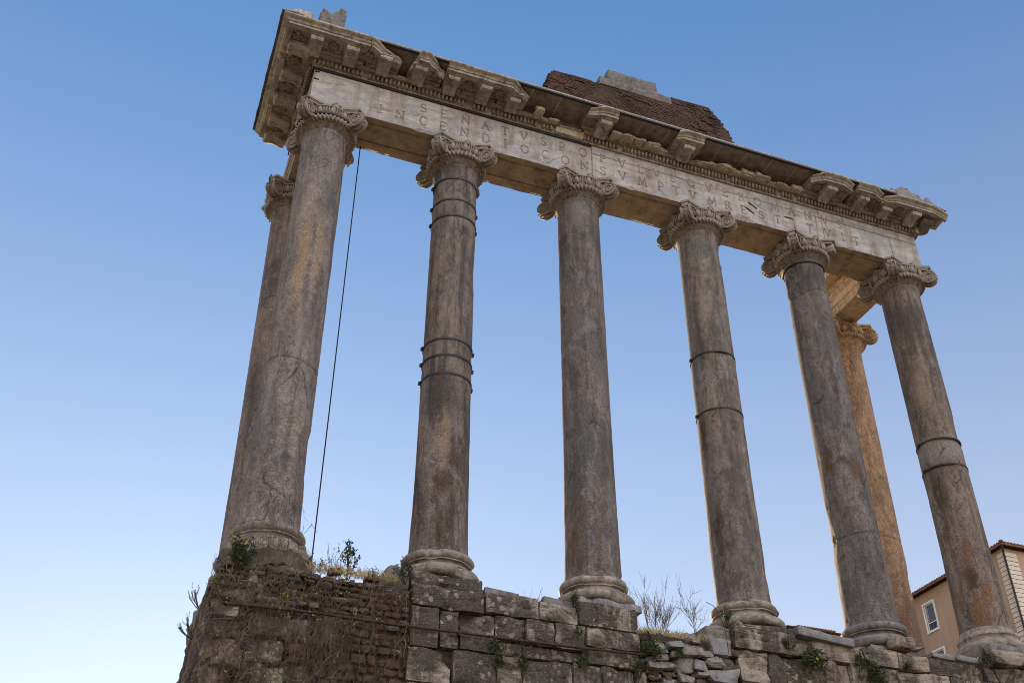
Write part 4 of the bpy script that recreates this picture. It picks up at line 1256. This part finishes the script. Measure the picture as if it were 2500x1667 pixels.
for q, (x0, x1, z0, z1) in enumerate(RST):
    b = MB(); a = r.uniform(-.16, .16); cx_, cz_ = (x0 + x1) / 2, (z0 + z1) / 2
    k1, k2 = r.uniform(-.35, .35), r.uniform(-.25, .25)
    def f(p, cx_=cx_, cz_=cz_, k1=k1, k2=k2, x0=x0, x1=x1, z0=z0, z1=z1):
        u = (p.x - cx_) / (x1 - x0) * 2; w = (p.z - cz_) / (z1 - z0) * 2
        return Vector((cx_ + u * (x1 - x0) / 2 * (1 + k1 * w * .6), p.y + .04 * u * k2 + .03 * w, cz_ + w * (z1 - z0) / 2 * (1 + k2 * u * .9)))
    M = Matrix.Translation((cx_, -.85, cz_)) @ Matrix.Rotation(a, 4, 'Y') @ Matrix.Translation((-cx_, .85, -cz_))
    b.rock(x0, x1, -.98 + r.uniform(-.06, .08), -.6, z0, z1, .04, .03, .014, 5, q + 100, .06, M, f)
    b.build("rubble_stone", [MAT['fragment'], MAT['slabmarble'], MAT['fragment'], MAT['trav'][2]][q % 4], W3, 35)
b = MB()
for q in range(150):
    x = r.uniform(9.36, 11.3); z = r.uniform(-2.5, -1.45); s = r.uniform(.03, .09)
    b.rock(x - s, x + s, -.90, -.7, z - s * .6, z + s * .6, .04, .02, .015, 8, q)
b.build("small_stones", MAT['rubblestone'][0], W3, 40)
b = MB(); lower_courses(b, 9.36, 11.33, -2.56, 7); b.build("lower_courses", MAT['trav'][1], W3, 50)

# ivy covered pier under the corner column and the brown rubble beside it
W4 = thing("rubble_pier", "crumbling brown rubble pier under the corner column, matted with dry creeper", "rubble wall", (3.1, -.9, -10.5), "facings of the temple podium")
def xleft(z): return 1.46 + .082 * (z + 1.5)
r = random.Random(17)
mbs = [MB(), MB(), MB()]
z = -3.7
while z < -1.06:
    h = r.uniform(.10, .19); x = xleft(z) + .02
    while x < 4.84:
        L = r.uniform(.10, .32) if x > 3.0 else r.uniform(.14, .42)
        x1 = min(4.85, x + L)
        top = -1.08 + .05 * N((x, 0, 0), 2.5, 3)
        if z + h < top + .07:
            lump = .10 * FB((x, 0, z), 1.1, 5) + (-.08 if -1.92 < z + h / 2 < -1.7 and x < 3.3 else 0) + (.12 if -2.25 < z + h / 2 < -1.98 and x < 2.3 else 0)
            yy = -.93 + lump + r.uniform(-.03, .035) + (.05 if x > 3.2 else 0)
            w_ = (.62, .06, .32) if x < 2.9 else (.55, .25, .2)
            mi_ = r.choices((0, 1, 2), w_)[0]
            mbs[mi_].rock(x + .008, x1 - .008, yy, -.4, z + .008, z + h - .008, .07, .05, .02, 5, r.randint(0, 999), .03)
        x = x1
    z += h
# left flank of the pier
z = -3.7
while z < -1.15:
    h = r.uniform(.16, .34); y = -.88
    while y < 3.6:
        L = r.uniform(.3, .7)
        mbs[r.choice((0, 2))].rock(xleft(z) + .02 + r.uniform(-.02, .03), 1.95, y + .01, y + L - .01, z + .008, z + h - .008, .1, .05, .025, 4, r.randint(0, 999), .04)
        y += L
    z += h
for q, m_ in enumerate(mbs): m_.build("rubble_masonry", MAT['rubblestone'][q], W4, 50)
b = MB(); b.rock(1.62, 4.88, -.80, -.40, -3.6, -1.16, .2, .05, .03, 3, 3); b.box(1.7, 1.9, -.5, 3.6, -3.6, -1.3); b.build("mortar_core", MAT['mortar'], W4, 50)
for (x0, x1, z0, z1, y0) in ((1.98, 2.2, -1.62, -1.28, -1.02), (1.6, 2.0, -1.28, -1.06, -.9), (2.5, 3.02, -1.5, -1.08, -.86), (1.62, 2.2, -1.88, -1.66, -.98), (2.2, 2.9, -1.90, -1.66, -.97), (2.1, 3.1, -2.4, -2.02, -.98), (1.5, 1.95, -2.2, -1.96, -1.06), (1.6, 2.1, -2.95, -2.5, -.98), (2.3, 2.8, -3.3, -2.85, -1.0), (1.45, 1.8, -3.4, -3.0, -.97), (3.45, 3.75, -1.62, -1.55, -.94), (1.55, 2.05, -2.52, -2.2, -.97), (2.15, 2.75, -2.82, -2.45, -.98), (2.7, 3.2, -3.1, -2.75, -.97), (1.9, 2.3, -1.66, -1.5, -.95), (2.6, 3.1, -1.64, -1.5, -.93), (1.42, 1.75, -2.9, -2.55, -1.0), (4.55, 4.72, -2.42, -2.32, -.95)):
    b = MB(); b.rock(x0, x1, y0, -.5, z0, z1, .045, .06, .03, 4, int(x0 * 91 + z0 * 13), .08)
    b.build("travertine_lump", (MAT['trav'][1], MAT['travpale'], MAT['trav'][2])[int(x0 * 100) % 3], W4, 45)
b = MB(); b.rock(1.47, 2.4, 2.0, 3.6, -1.2, -.74, .08, .1, .05, 3, 14, .1); b.build("corner_stone", MAT['fragment'], W4, 45)
b = MB(); lower_courses(b, 1.25, 4.85, -3.71, 8); 
b.box(1.1, 1.8, -.4, 3.6, -10.5, -3.7)
b.build("lower_courses", MAT['rubblestone'][0], W4, 50)

# loose kerb slabs lying on the podium edge
def slab(label, x0, x1, y0, y1, z0, z1, seed, mat=None, rad=.04, tilt=0.0):
    t = thing("kerb_slab", label, "stone slab", ((x0 + x1) / 2, (y0 + y1) / 2, z0), "slabs lying on the podium edge")
    b = MB()
    M = Matrix.Translation((x0, y0, z0)) @ Matrix.Rotation(tilt, 4, 'Y') @ Matrix.Translation((-x0, -y0, -z0))
    b.rock(x0, x1, y0, y1, z0, z1, .05, rad, .012, 4, seed, .05, M)
    b.build("slab_body", mat or MAT['slabmarble'], t, 45)
slab("long moulded grey marble slab with a rounded nose between the cracked and rusty columns", 12.72, 14.02, -1.0, -.35, -.955, -.77, 1, None, .025, .075)
slab("flat dark slab right beside the base of the banded column", 6.26, 6.95, -.70, .2, -1.02, -.83, 2, MAT['basedark'], .03, .06)
slab("short pale slab in the middle of the gap right of the banded column", 6.97, 7.35, -.62, .2, -1.03, -.86, 3, None, .04)
slab("dark slab wedged against the left of the plain grey column's base", 7.42, 8.1, -.68, .1, -1.03, -.82, 4, MAT['basedark'], .03, .05)
slab("squarish pale block propped under the rusty column's torus", 15.06, 15.54, -1.0, -.55, -.87, -.60, 5, MAT['travpale'], .04, .06)
slab("thin flat slab with a lit edge right of the rusty column's base", 15.68, 16.05, -.75, -.2, -.80, -.75, 6, None, .02, -.25)
slab("bluish slab of a pair, the one nearer the rusty column", 15.97, 16.55, -.93, -.2, -.965, -.83, 7, None, .04, .03)
slab("bluish slab of a pair, the one nearer the orange stained column", 16.57, 17.25, -.96, -.2, -.965, -.83, 8, None, .04, .03)
slab("thick broken block holding up the orange stained column's plinth", 17.55, 19.25, -1.0, -.2, -.93, -.60, 9, MAT['travpale'], .06, -.02)
slab("small upright stone on the earth left of the dry weed", 9.55, 9.85, -.5, -.2, -1.3, -1.16, 10, MAT['fragment'], .04)
slab("tilted stone chip under the bent dry weed", 10.35, 10.72, -.65, -.3, -1.28, -1.07, 11, MAT['fragment'], .05, .2)
slab("tilted tile fragment on top of the brown rubble wall", 3.38, 3.66, -.85, -.6, -1.12, -1.0, 12, MAT['rubblestone'][2], .02, -.3)
slab("reddish brick lump on top of the brown rubble wall", 4.02, 4.3, -.85, -.6, -1.12, -.99, 13, MAT['rubblestone'][1], .03)
slab("rough boulder filling the corner left of the banded column's base", 4.40, 4.90, -.72, .1, -1.16, -.66, 14, MAT['fragment'], .15)
slab("wedge of brown stone under the left of the cracked column's base", 10.75, 11.4, -.80, .2, -1.3, -.92, 15, MAT['fragment'], .08)

# iron rail and cable
t = thing("iron_bar", "long rusty iron bar slung along the podium front from pier to rubble", "iron bar", (5.4, -1.05, -1.9))
b = MB()
pts = [(1.6, -.99, -1.955), (2.2, -1.05, -1.945), (3.3, -1.06, -1.925), (4.45, -1.0, -1.91), (5.2, -.99, -1.90), (5.76, -.985, -1.885), (6.94, -.985, -1.875), (8.11, -.98, -1.85), (9.0, -1.0, -1.83), (9.3, -.99, -1.82)]
b.tube(pts, .026, 8); b.build("bar", MAT['rust'], t, 60)
b = MB()
for x, z in ((5.74, -1.885), (7.56, -1.865), (9.22, -1.825)): b.box(x - .02, x + .02, -1.0, -.84, z - .045, z + .045)
b.build("bracket", MAT['rust'], t)
t = thing("lightning_cable", "thin dark cable hanging straight down beside the corner column", "cable", (3.26, .45, -.9))
b = MB(); b.tube([(3.252, .47, 10.50), (3.258, .47, 7), (3.262, .46, 3), (3.264, .45, -1.3)], .014, 6); b.build("cable", MAT['iron'], t, 60)
t = thing("drain_rod", "dark rod running slanting down the left edge of the ivy pier", "rod", (1.4, -.95, -2.7))
b = MB(); b.tube([(1.50, -.98, -2.16), (1.46, -1.0, -2.45), (1.40, -1.0, -2.85), (1.31, -1.0, -3.4)], .024, 6); b.build("rod", MAT['iron'], t, 60)

# ------------------------------------------------------------------ plants
def leaf(mb, c, L, w, rnd, up=0.3):
    d = Vector((rnd.uniform(-1, 1), rnd.uniform(-1, 1), rnd.uniform(-.6, 1) + up)).normalized()
    s = d.cross(Vector((rnd.uniform(-1, 1), rnd.uniform(-1, 1), rnd.uniform(-1, 1)))).normalized()
    n = d.cross(s) * (w * .35)
    c = Vector(c)
    mb.add([c, c + d * L * .5 + s * w - n, c + d * L, c + d * L * .5 - s * w - n, c + d * L * .5], [(0, 1, 4), (1, 2, 4), (2, 3, 4), (3, 0, 4)])
def branch(mb, p, d, L, r0, rnd, depth, tips, bend=.25, up=.12, kids=3, n=4):
    path = [Vector(p)]; d = Vector(d).normalized(); segs = 7
    for k in range(segs):
        d = (d + Vector((rnd.uniform(-1, 1), rnd.uniform(-1, 1), rnd.uniform(-1, 1))) * bend * .5 + Vector((0, 0, up * .3))).normalized()
        path.append(path[-1] + d * L / segs)
    mb.tube(path, lambda u: r0 * (1 - .75 * u) + .0016, n, False)
    tips.extend(path[3:])
    if depth > 0:
        for k in range(kids):
            i = rnd.randint(2, segs - 1)
            dd = (path[i + 1] - path[i]).normalized() + Vector((rnd.uniform(-1, 1), rnd.uniform(-1, 1), rnd.uniform(-.3, .8))) * .75
            branch(mb, path[i], dd, L * rnd.uniform(.45, .7), r0 * .55, rnd, depth - 1, tips, bend, up, kids, 3)
def shrub(label, base, h, w, seed, leaves=120, lsize=.05, stems=5, mat='leaf', flowers=0, up=.2, hang=False, tilt=(0, -.2), cat="shrub", name="wild_shrub", group="green shrubs rooted in the masonry", bare=False, kids=3, depth=2, r0=.009, bend=.25):
    rnd = random.Random(seed)
    t = thing(name, label, cat, base, group)
    s = MB(); tips = []
    for k in range(stems):
        a = rnd.uniform(0, 2 * math.pi); q = rnd.uniform(.1, 1) * w / max(h, .05)
        d = Vector((math.cos(a) * q + tilt[0], math.sin(a) * q * .6 + tilt[1], -1 if hang else 1))
        branch(s, Vector(base) + Vector((math.cos(a) * w * .1, 0, 0)), d, h * rnd.uniform(.6, 1.0), r0, rnd, depth, tips, bend, -up if hang else up, kids)
    s.build("stems", MAT['twig'] if not bare else MAT['vine'], t)
    if leaves:
        f = MB()
        for k in range(leaves):
            p = rnd.choice(tips) + Vector((rnd.gauss(0, .025), rnd.gauss(0, .025), rnd.gauss(0, .025)))
            leaf(f, p, lsize * rnd.uniform(.6, 1.3), lsize * .3, rnd)
        f.build("foliage", MAT[mat], t)
    if flowers:
        f = MB()
        for k in range(flowers):
            p = rnd.choice(tips) + Vector((0, -.04, .02))
            for q in range(6):
                a = q * math.pi / 3
                f.add([p, p + Vector((.022 * math.cos(a - .3), -.008, .022 * math.sin(a - .3))), p + Vector((.03 * math.cos(a), -.012, .03 * math.sin(a))), p + Vector((.022 * math.cos(a + .3), -.008, .022 * math.sin(a + .3)))], [(0, 1, 2, 3)])
        f.build("flowers", MAT['flower'], t)
shrub("dark green bush with yellow flowers growing under the corner column's broken base", (1.83, -1.0, -1.36), .42, .24, 1, 800, .05, 13, flowers=6)
shrub("upright leafy sapling standing alone on the rubble wall beside the cable", (3.74, -.65, -1.1), .55, .26, 2, 170, .06, 4, up=.3)
shrub("low dark sprigs beside the foot of the hanging cable", (3.12, -.6, -1.05), .3, .25, 3, 110, .04, 5)
shrub("low sprigs on the rubble wall just left of the banded column", (4.15, -.75, -1.1), .18, .35, 4, 100, .04, 6)
shrub("weeds filling the corner left of the banded column's base", (4.72, -.88, -1.12), .32, .2, 5, 180, .045, 6)
shrub("small tuft growing in the slab gap left of the plain grey column", (7.98, -.78, -1.02), .22, .2, 6, 170, .04, 7)
shrub("tuft in the joint below the plain grey column's corner", (8.02, -.92, -1.42), .2, .3, 7, 130, .04, 6, hang=True)
shrub("dark ivy clump at the joint between the block wall and the rubble", (9.38, -1.0, -1.35), .5, .16, 8, 330, .06, 7, hang=True)
shrub("little green tuft among the rubble lumps", (10.02, -1.0, -1.56), .2, .12, 9, 90, .04, 5, hang=True)
shrub("big dark bush with yellow flowers hanging on the pale wall", (12.95, -.98, -1.12), .5, .34, 10, 620, .055, 12, flowers=7, hang=True)
shrub("thin dark tufts along the ledge left of the big hanging bush", (12.45, -.98, -1.28), .16, .3, 11, 160, .04, 7)
shrub("upper dark bush on the pale wall below the rusty column", (14.15, -.98, -1.06), .42, .2, 12, 360, .05, 8, hang=True)
shrub("lower dark bush on the pale wall below the rusty column", (14.42, -.98, -1.28), .45, .18, 13, 300, .05, 8, hang=True)
shrub("small tuft in the joint right of the two dark bushes", (15.25, -.95, -1.38), .16, .14, 14, 90, .04, 5)
shrub("dark weeds in the hollow under the orange stained column's plinth", (17.28, -.98, -.62), .36, .14, 15, 220, .045, 7, hang=True)
shrub("tuft on the ledge under the cracked column's broken corner", (11.12, -1.0, -.98), .22, .14, 16, 120, .04, 6)
shrub("tuft in the lower joint of the dark block wall near its middle", (6.5, -.95, -2.16), .2, .14, 17, 120, .045, 5, hang=True)
shrub("ivy sprig hanging under the iron bar near the plain column's pier", (8.1, -.96, -1.88), .3, .2, 18, 190, .05, 6, hang=True)
shrub("dark sprig under the iron bar at the chamfered block", (6.38, -.97, -1.88), .28, .18, 19, 150, .045, 5, hang=True)
shrub("small weed in the lowest visible joint of the dark block wall", (6.92, -.95, -2.48), .3, .12, 20, 110, .045, 5)
shrub("weed at the foot of the rubble beside the dark block wall", (9.18, -.97, -2.25), .25, .2, 21, 140, .05, 5)
shrub("tiny green weed growing on the cover slab near the left corner", (2.98, -1.40, 12.06), .14, .06, 22, 26, .05, 2, mat='leafg')
shrub("wide bare bush with twiggy fan of branches on the podium edge", (10.08, 0.0, -1.15), 0.95, 1.15, 31, 0, 0, 11, bare=True, name="bare_bush", cat="bush", group="bare winter bushes", depth=2, kids=5, r0=.0055, tilt=(0, 0), up=.22, bend=.16)
shrub("slender dry weed with one drooping spray beside the cracked column", (10.66, -.45, -1.2), .85, .25, 32, 0, 0, 3, bare=True, name="dry_weed", cat="weed", group="bare winter bushes", depth=2, kids=5, r0=.006, tilt=(.05, 0), up=.05, bend=.5)
shrub("faint bare twigs rising behind the slabs left of the plain grey column", (7.55, .2, -1.1), .6, .5, 33, 0, 0, 5, bare=True, name="bare_bush", cat="bush", group="bare winter bushes", depth=1, kids=4, r0=.005, up=.1)
shrub("fine bare twigs behind the hanging cable", (3.6, -.3, -1.1), .6, .4, 34, 0, 0, 7, bare=True, name="bare_bush", cat="bush", group="bare winter bushes", depth=1, kids=4, r0=.004, up=.2)
for lb, p, d0, sd in (("bare twigs jutting from the corner stone by the rosy column", (1.56, 2.45, -.80), (-.8, -.1, .45), 41), ("lower bare branch jutting out left of the ivy pier", (1.5, 1.45, -1.75), (-.75, -.1, .35), 42)):
    t = thing("bare_branch", lb, "branch", p, "twigs jutting from the pier")
    rnd = random.Random(sd); b = MB(); tips = []
    for k in range(4):
        branch(b, p, (d0[0] + rnd.uniform(-.1, .3), d0[1], d0[2] + rnd.uniform(-.35, .5)), rnd.uniform(.3, .5), .010, rnd, 1, tips, .2, .35, 3)
    for q in tips[::2]: b.ball(q, .010, .010, .010, 5, 4)
    b.build("twigs", MAT['twig'], t)
# bent dry stem in front of the cracked column's base
t = thing("bent_weed", "single bent dry stem crossing the cracked column's base", "weed", (11.05, -1.02, -1.5))
b = MB(); b.tube([(11.07, -1.02, -1.6), (11.05, -1.03, -1.25), (11.0, -1.04, -1.0), (10.92, -1.05, -.8), (10.82, -1.04, -.66), (10.7, -1.0, -.6)], .007, 4)
b.build("stem", MAT['twig'], t)
# creeper on the pier
vt = thing("dry_creeper", "tangle of dry brown creeper with yellow green leaves hanging over the pier", "creeper", (2.6, -1.05, -2.2), None, "stuff")
rnd = random.Random(77); b = MB(); nodes = []
def vine(p, d, n, st, r0, yb):
    path = [Vector(p)]; d = Vector(d).normalized()
    for k in range(n):
        d = (d + Vector((rnd.gauss(0, .34), rnd.gauss(0, .10), rnd.gauss(0, .22) - .12))).normalized()
        q = path[-1] + d * st
        lo = -.97 - .05 * N((q.x, 0, q.z), 1.3, 5) + yb
        if q.z > -1.05 and 1.5 < q.x < 3.1:      # follow the round base
            rr = .74 if q.z > -.55 else .86
            dx = q.x - 2.335
            lo = min(lo, -math.sqrt(max(.05, rr * rr - dx * dx)) - .03)
        q.y = min(max(q.y, lo - .14), lo)
        if q.z > -1.05 and not (1.6 < q.x < 3.08): break
        if q.x < xleft(q.z) - .08: q.x = xleft(q.z) - .05
        path.append(q)
    if len(path) < 3: return
    b.tube(path, lambda u: r0 * (1 - .5 * u), 3, False)
    nodes.extend(path)
for k in range(1250):
    x = rnd.choice((rnd.uniform(1.4, 3.3), rnd.uniform(1.4, 4.3), rnd.uniform(1.4, 4.85)))
    z = rnd.uniform(-3.3, -1.05)
    a = rnd.gauss(-1.57, .9)
    vine((x, -1.0, z), (math.cos(a), 0, math.sin(a)), rnd.randint(7, 18), rnd.uniform(.04, .075), rnd.choice((.0025, .003, .004, .006)), 0)
for k in range(80):
    x = rnd.gauss(2.3, .36); z = rnd.uniform(-.7, -.25)
    vine((x, -.9, z), (rnd.uniform(-.3, .3), 0, -1), rnd.randint(8, 16), .055, rnd.choice((.0035, .005, .006)), 0)
for k in range(130):
    x = rnd.gauss(3.45, .22)
    vine((x, -1.06, rnd.uniform(-2.1, -1.9)), (rnd.uniform(-.5, .1), 0, -1), rnd.randint(8, 15), .055, rnd.choice((.004, .006)), -.02)
for k in range(30):
    x = rnd.uniform(2.0, 2.7)
    vine((x, -.62, rnd.uniform(-.1, .3)), (rnd.uniform(-.8, .8), 0, -.5), rnd.randint(5, 9), .06, .004, 0)
b.build("vines", MAT['vine'], vt, fixn=False)
f = MB()
for k in range(95):
    c = rnd.choice(nodes)
    if c.z > -.5: continue
    for q in range(rnd.randint(2, 8)):
        leaf(f, c + Vector((rnd.gauss(0, .045), -.02 - rnd.random() * .04, rnd.gauss(0, .045))), rnd.uniform(.03, .055), .014, rnd)
f.build("yellow_leaves", MAT['leafy'], vt, fixn=False)
f = MB()
for k in range(60):
    c = rnd.choice(nodes)
    if c.z > -.6: continue
    for q in range(rnd.randint(2, 6)):
        leaf(f, c + Vector((rnd.gauss(0, .05), -.02, rnd.gauss(0, .05))), rnd.uniform(.03, .055), .014, rnd)
f.build("green_leaves", MAT['leafg'], vt, fixn=False)
# dry grass along the podium edge
gt = MB(); rnd = random.Random(5)
for k in range(1700):
    zone = rnd.choice(((3.0, 4.6, -1.06, -.8), (9.35, 11.3, -1.30, -.72), (9.35, 11.0, -1.28, -.6)))
    x = rnd.uniform(zone[0], zone[1]); y = zone[3] + rnd.uniform(-.1, .1); L = rnd.uniform(.06, .2)
    dx, dy = rnd.gauss(0, .06), rnd.gauss(0, .04); p = Vector((x, y, zone[2] - .02))
    gt.add([p, p + Vector((.006, 0, 0)), p + Vector((dx * .4 + .004, dy * .4, L * .6)), p + Vector((dx, dy, L))], [(0, 1, 2), (0, 2, 3)])
tag(gt.build("dry_grass", MAT['straw'], None, fixn=False), "dry straw coloured grass growing along the podium edge", "grass", None, "stuff")

# ------------------------------------------------------------------ houses beyond
H = thing("ochre_house", "tall ochre plastered house with cream corner stones behind the right end of the temple", "house", (46, 26, -10.5))
k = NT("ochre_plaster", .9, .15)
c = k.mix(k.ramp(k.noise(k.vec((1, 1, .35)), .9, 6, .65), [(.3, 0.), (.7, 1.)]), (0.36, 0.245, 0.175), (0.46, 0.32, 0.23))
c = k.mix(k.math('MULTIPLY', k.ramp(k.noise(k.vec((3, 3, .2)), .8, 5, .6), [(.52, 0.), (.7, 1.)]), .5), c, (0.27, 0.185, 0.135))
MAT['stucco'] = k.done(c, k.bump(k.noise(k.pos, 12, 5), .3, .01))
MAT['quoin'] = plain("cream_stone", (0.62, 0.53, 0.43), .85, .1, 3, .15, .2)
MAT['tile'] = plain("terracotta_tile", (0.17, 0.085, 0.055), .9, .4, 3, .1, .3)
MAT['gutter'] = plain("brown_gutter", (0.22, 0.11, 0.06), .6, .2, 3, .3, .1)
MAT['eave'] = plain("dark_eave_wood", (0.035, 0.024, 0.018), .9, .3, 3, .1, .3)
MAT['frame'] = plain("pale_window_stone", (0.72, 0.70, 0.68), .8, .08, 4, .2, .1)
MAT['white'] = plain("white_paint", (0.72, 0.71, 0.69), .5, .05, 4, .3, .05)
k = NT("window_glass", .08, .5); MAT['glass'] = k.done((0.03, 0.045, 0.06)); k.b.inputs["Coat Weight"].default_value = .3
MAT['curtain'] = plain("curtain_cloth", (0.34, 0.32, 0.30), .9, .1, 4, .1, .1)
b = MB()
yw = [21.75, 27.6, 28.42, 40.0]; zw = [-10.5, 8.0, 9.5, 10.95, 12.47, 13.64, 15.15, 15.95]
holes = {(1, 5), (1, 3), (1, 1)}
for i in range(3):
    for j in range(7):
        if (i, j) in holes:
            y0, y1, z0, z1 = yw[i], yw[i + 1], zw[j], zw[j + 1]
            for q in (((42.5, y0, z0), (42.72, y0, z0), (42.72, y0, z1), (42.5, y0, z1)), ((42.5, y1, z0), (42.72, y1, z0), (42.72, y1, z1), (42.5, y1, z1)), ((42.5, y0, z0), (42.72, y0, z0), (42.72, y1, z0), (42.5, y1, z0)), ((42.5, y0, z1), (42.72, y0, z1), (42.72, y1, z1), (42.5, y1, z1))):
                b.add(q, [(0, 1, 2, 3)])
        else:
            b.add([(42.5, yw[i], zw[j]), (42.5, yw[i + 1], zw[j]), (42.5, yw[i + 1], zw[j + 1]), (42.5, yw[i], zw[j + 1])], [(0, 1, 2, 3)])
b.add([(42.5, 21.75, -10.5), (60, 21.75, -10.5), (60, 21.75, 15.95), (42.5, 21.75, 15.95)], [(0, 1, 2, 3)])
b.add([(60, 21.75, -10.5), (60, 40, -10.5), (60, 40, 15.95), (60, 21.75, 15.95)], [(0, 1, 2, 3)])
b.add([(42.5, 40, -10.5), (60, 40, -10.5), (60, 40, 15.95), (42.5, 40, 15.95)], [(0, 1, 2, 3)])
b.build("wall", MAT['stucco'], H, fixn=False)
for zb, zt in ((13.64, 15.15), (10.95, 12.47), (8.0, 9.5)):
    b = MB()
    b.box(42.455, 42.53, 27.5, 27.6, zb - .1, zt + .1); b.box(42.455, 42.53, 28.42, 28.52, zb - .1, zt + .1)
    b.box(42.455, 42.53, 27.6, 28.42, zt, zt + .1); b.box(42.44, 42.53, 27.6, 28.42, zb - .1, zb)
    wf = b.build("window", MAT['frame'], H)
    b = MB()
    b.box(42.52, 42.56, 27.6, 27.66, zb, zt); b.box(42.52, 42.56, 28.36, 28.42, zb, zt); b.box(42.52, 42.56, 27.66, 28.36, zt - .06, zt); b.box(42.52, 42.56, 27.66, 28.36, zb, zb + .06)
    b.box(42.52, 42.555, 27.66, 28.36, zb + .43, zb + .475)
    b.build("sash", MAT['white'], wf)
    b = MB(); b.box(42.565, 42.575, 27.6, 28.42, zb, zt); b.build("pane", MAT['glass'], wf)
    b = MB()
    for q in range(8): b.box(42.545, 42.553, 28.2 + .02 * q, 28.212 + .02 * q, zb + .5, zt - .08)
    b.build("curtain", MAT['curtain'], wf)
    b = MB()
    for y0 in (27.86, 28.08):
        b.tube([(42.535, y0, zb + .07), (42.535, y0 + .06, zb + .2), (42.535, y0, zb + .42)], .012, 5)
        b.tube([(42.535, y0 + .1, zb + .07), (42.535, y0 + .05, zb + .22), (42.535, y0 + .1, zb + .42)], .012, 5)
    b.build("guard_rail", MAT['iron'], wf)
z = 15.62
b = MB()
rq = random.Random(3)
while z > -10.2:
    b.rock(42.475, 43.3, 21.725, 22.26, z - .240, z - .018, .3, .008, .003, 3, rq.randint(0, 50))
    z -= .247
b.build("quoins", MAT['quoin'], H, 30)
b = MB(); b.box(42.486, 43.29, 21.736, 22.25, -10.4, 15.6); b.build("quoin_joints", MAT['mortar'], H)
b = MB()
b.box(42.2, 61, 21.45, 40.5, 15.83, 15.87)
b.build("eave_soffit", MAT['eave'], H)
b = MB()
b.tube([(42.18, 40.5, 15.89), (42.18, 21.43, 15.89), (61, 21.43, 15.89)], .06, 8)
b.build("gutter", MAT['gutter'], H)
b = MB()
b.add([(42.14, 21.39, 15.94), (61.05, 21.39, 15.94), (61.05, 40.5, 15.94), (42.14, 40.5, 15.94), (50, 29.2, 18.3), (53, 31, 18.3)], [(0, 1, 5, 4), (1, 2, 5), (2, 3, 4, 5), (3, 0, 4), (0, 3, 2, 1)])
y = 21.45
while y < 34:
    e_ = min(1.0, max(.12, (y - 21.37) / 1.6)); b.tube([(42.12, y, 15.95), (42.12 + 1.58 * e_, y, 15.95 + .30 * e_)], .07, 7); y += .21
x = 42.2
while x < 50:
    e_ = min(1.0, max(.12, (x - 42.12) / 1.6)); b.tube([(x, 21.37, 15.95), (x, 21.37 + 1.5 * e_, 15.95 + .27 * e_)], .07, 7); x += .21
b.ball((42.17, 21.42, 15.99), .14, .14, .09, 8, 6)
b.build("roof", MAT['tile'], H)
b = MB(); b.tube([(42.2, 21.46, 15.86), (42.3, 21.56, 15.6), (42.40, 21.66, 15.35), (42.41, 21.67, 14.2), (42.42, 21.67, -10)], .055, 8)
b.build("downpipe", MAT['iron'], H, 60)
L = thing("low_house", "distant house showing only its terracotta roof tiles above the moulded slab", "house", (36.3, 32, -10.5))
b = MB(); b.box(34.6, 38.2, 30.2, 36, -10.5, 13.42); b.build("wall", MAT['stucco'], L)
b = MB()
b.add([(34.3, 29.9, 13.45), (38.5, 29.9, 13.45), (38.5, 36.2, 13.45), (34.3, 36.2, 13.45), (34.3, 33, 14.1), (38.5, 33, 14.1)], [(0, 1, 5, 4), (2, 3, 4, 5), (0, 4, 3), (1, 2, 5), (0, 3, 2, 1)])
x = 35.0
while x < 37.4:
    b.tube([(x, 29.85, 13.47), (x, 33, 14.13)], .07, 7); x += .19
b.build("roof", MAT['tile'], L)
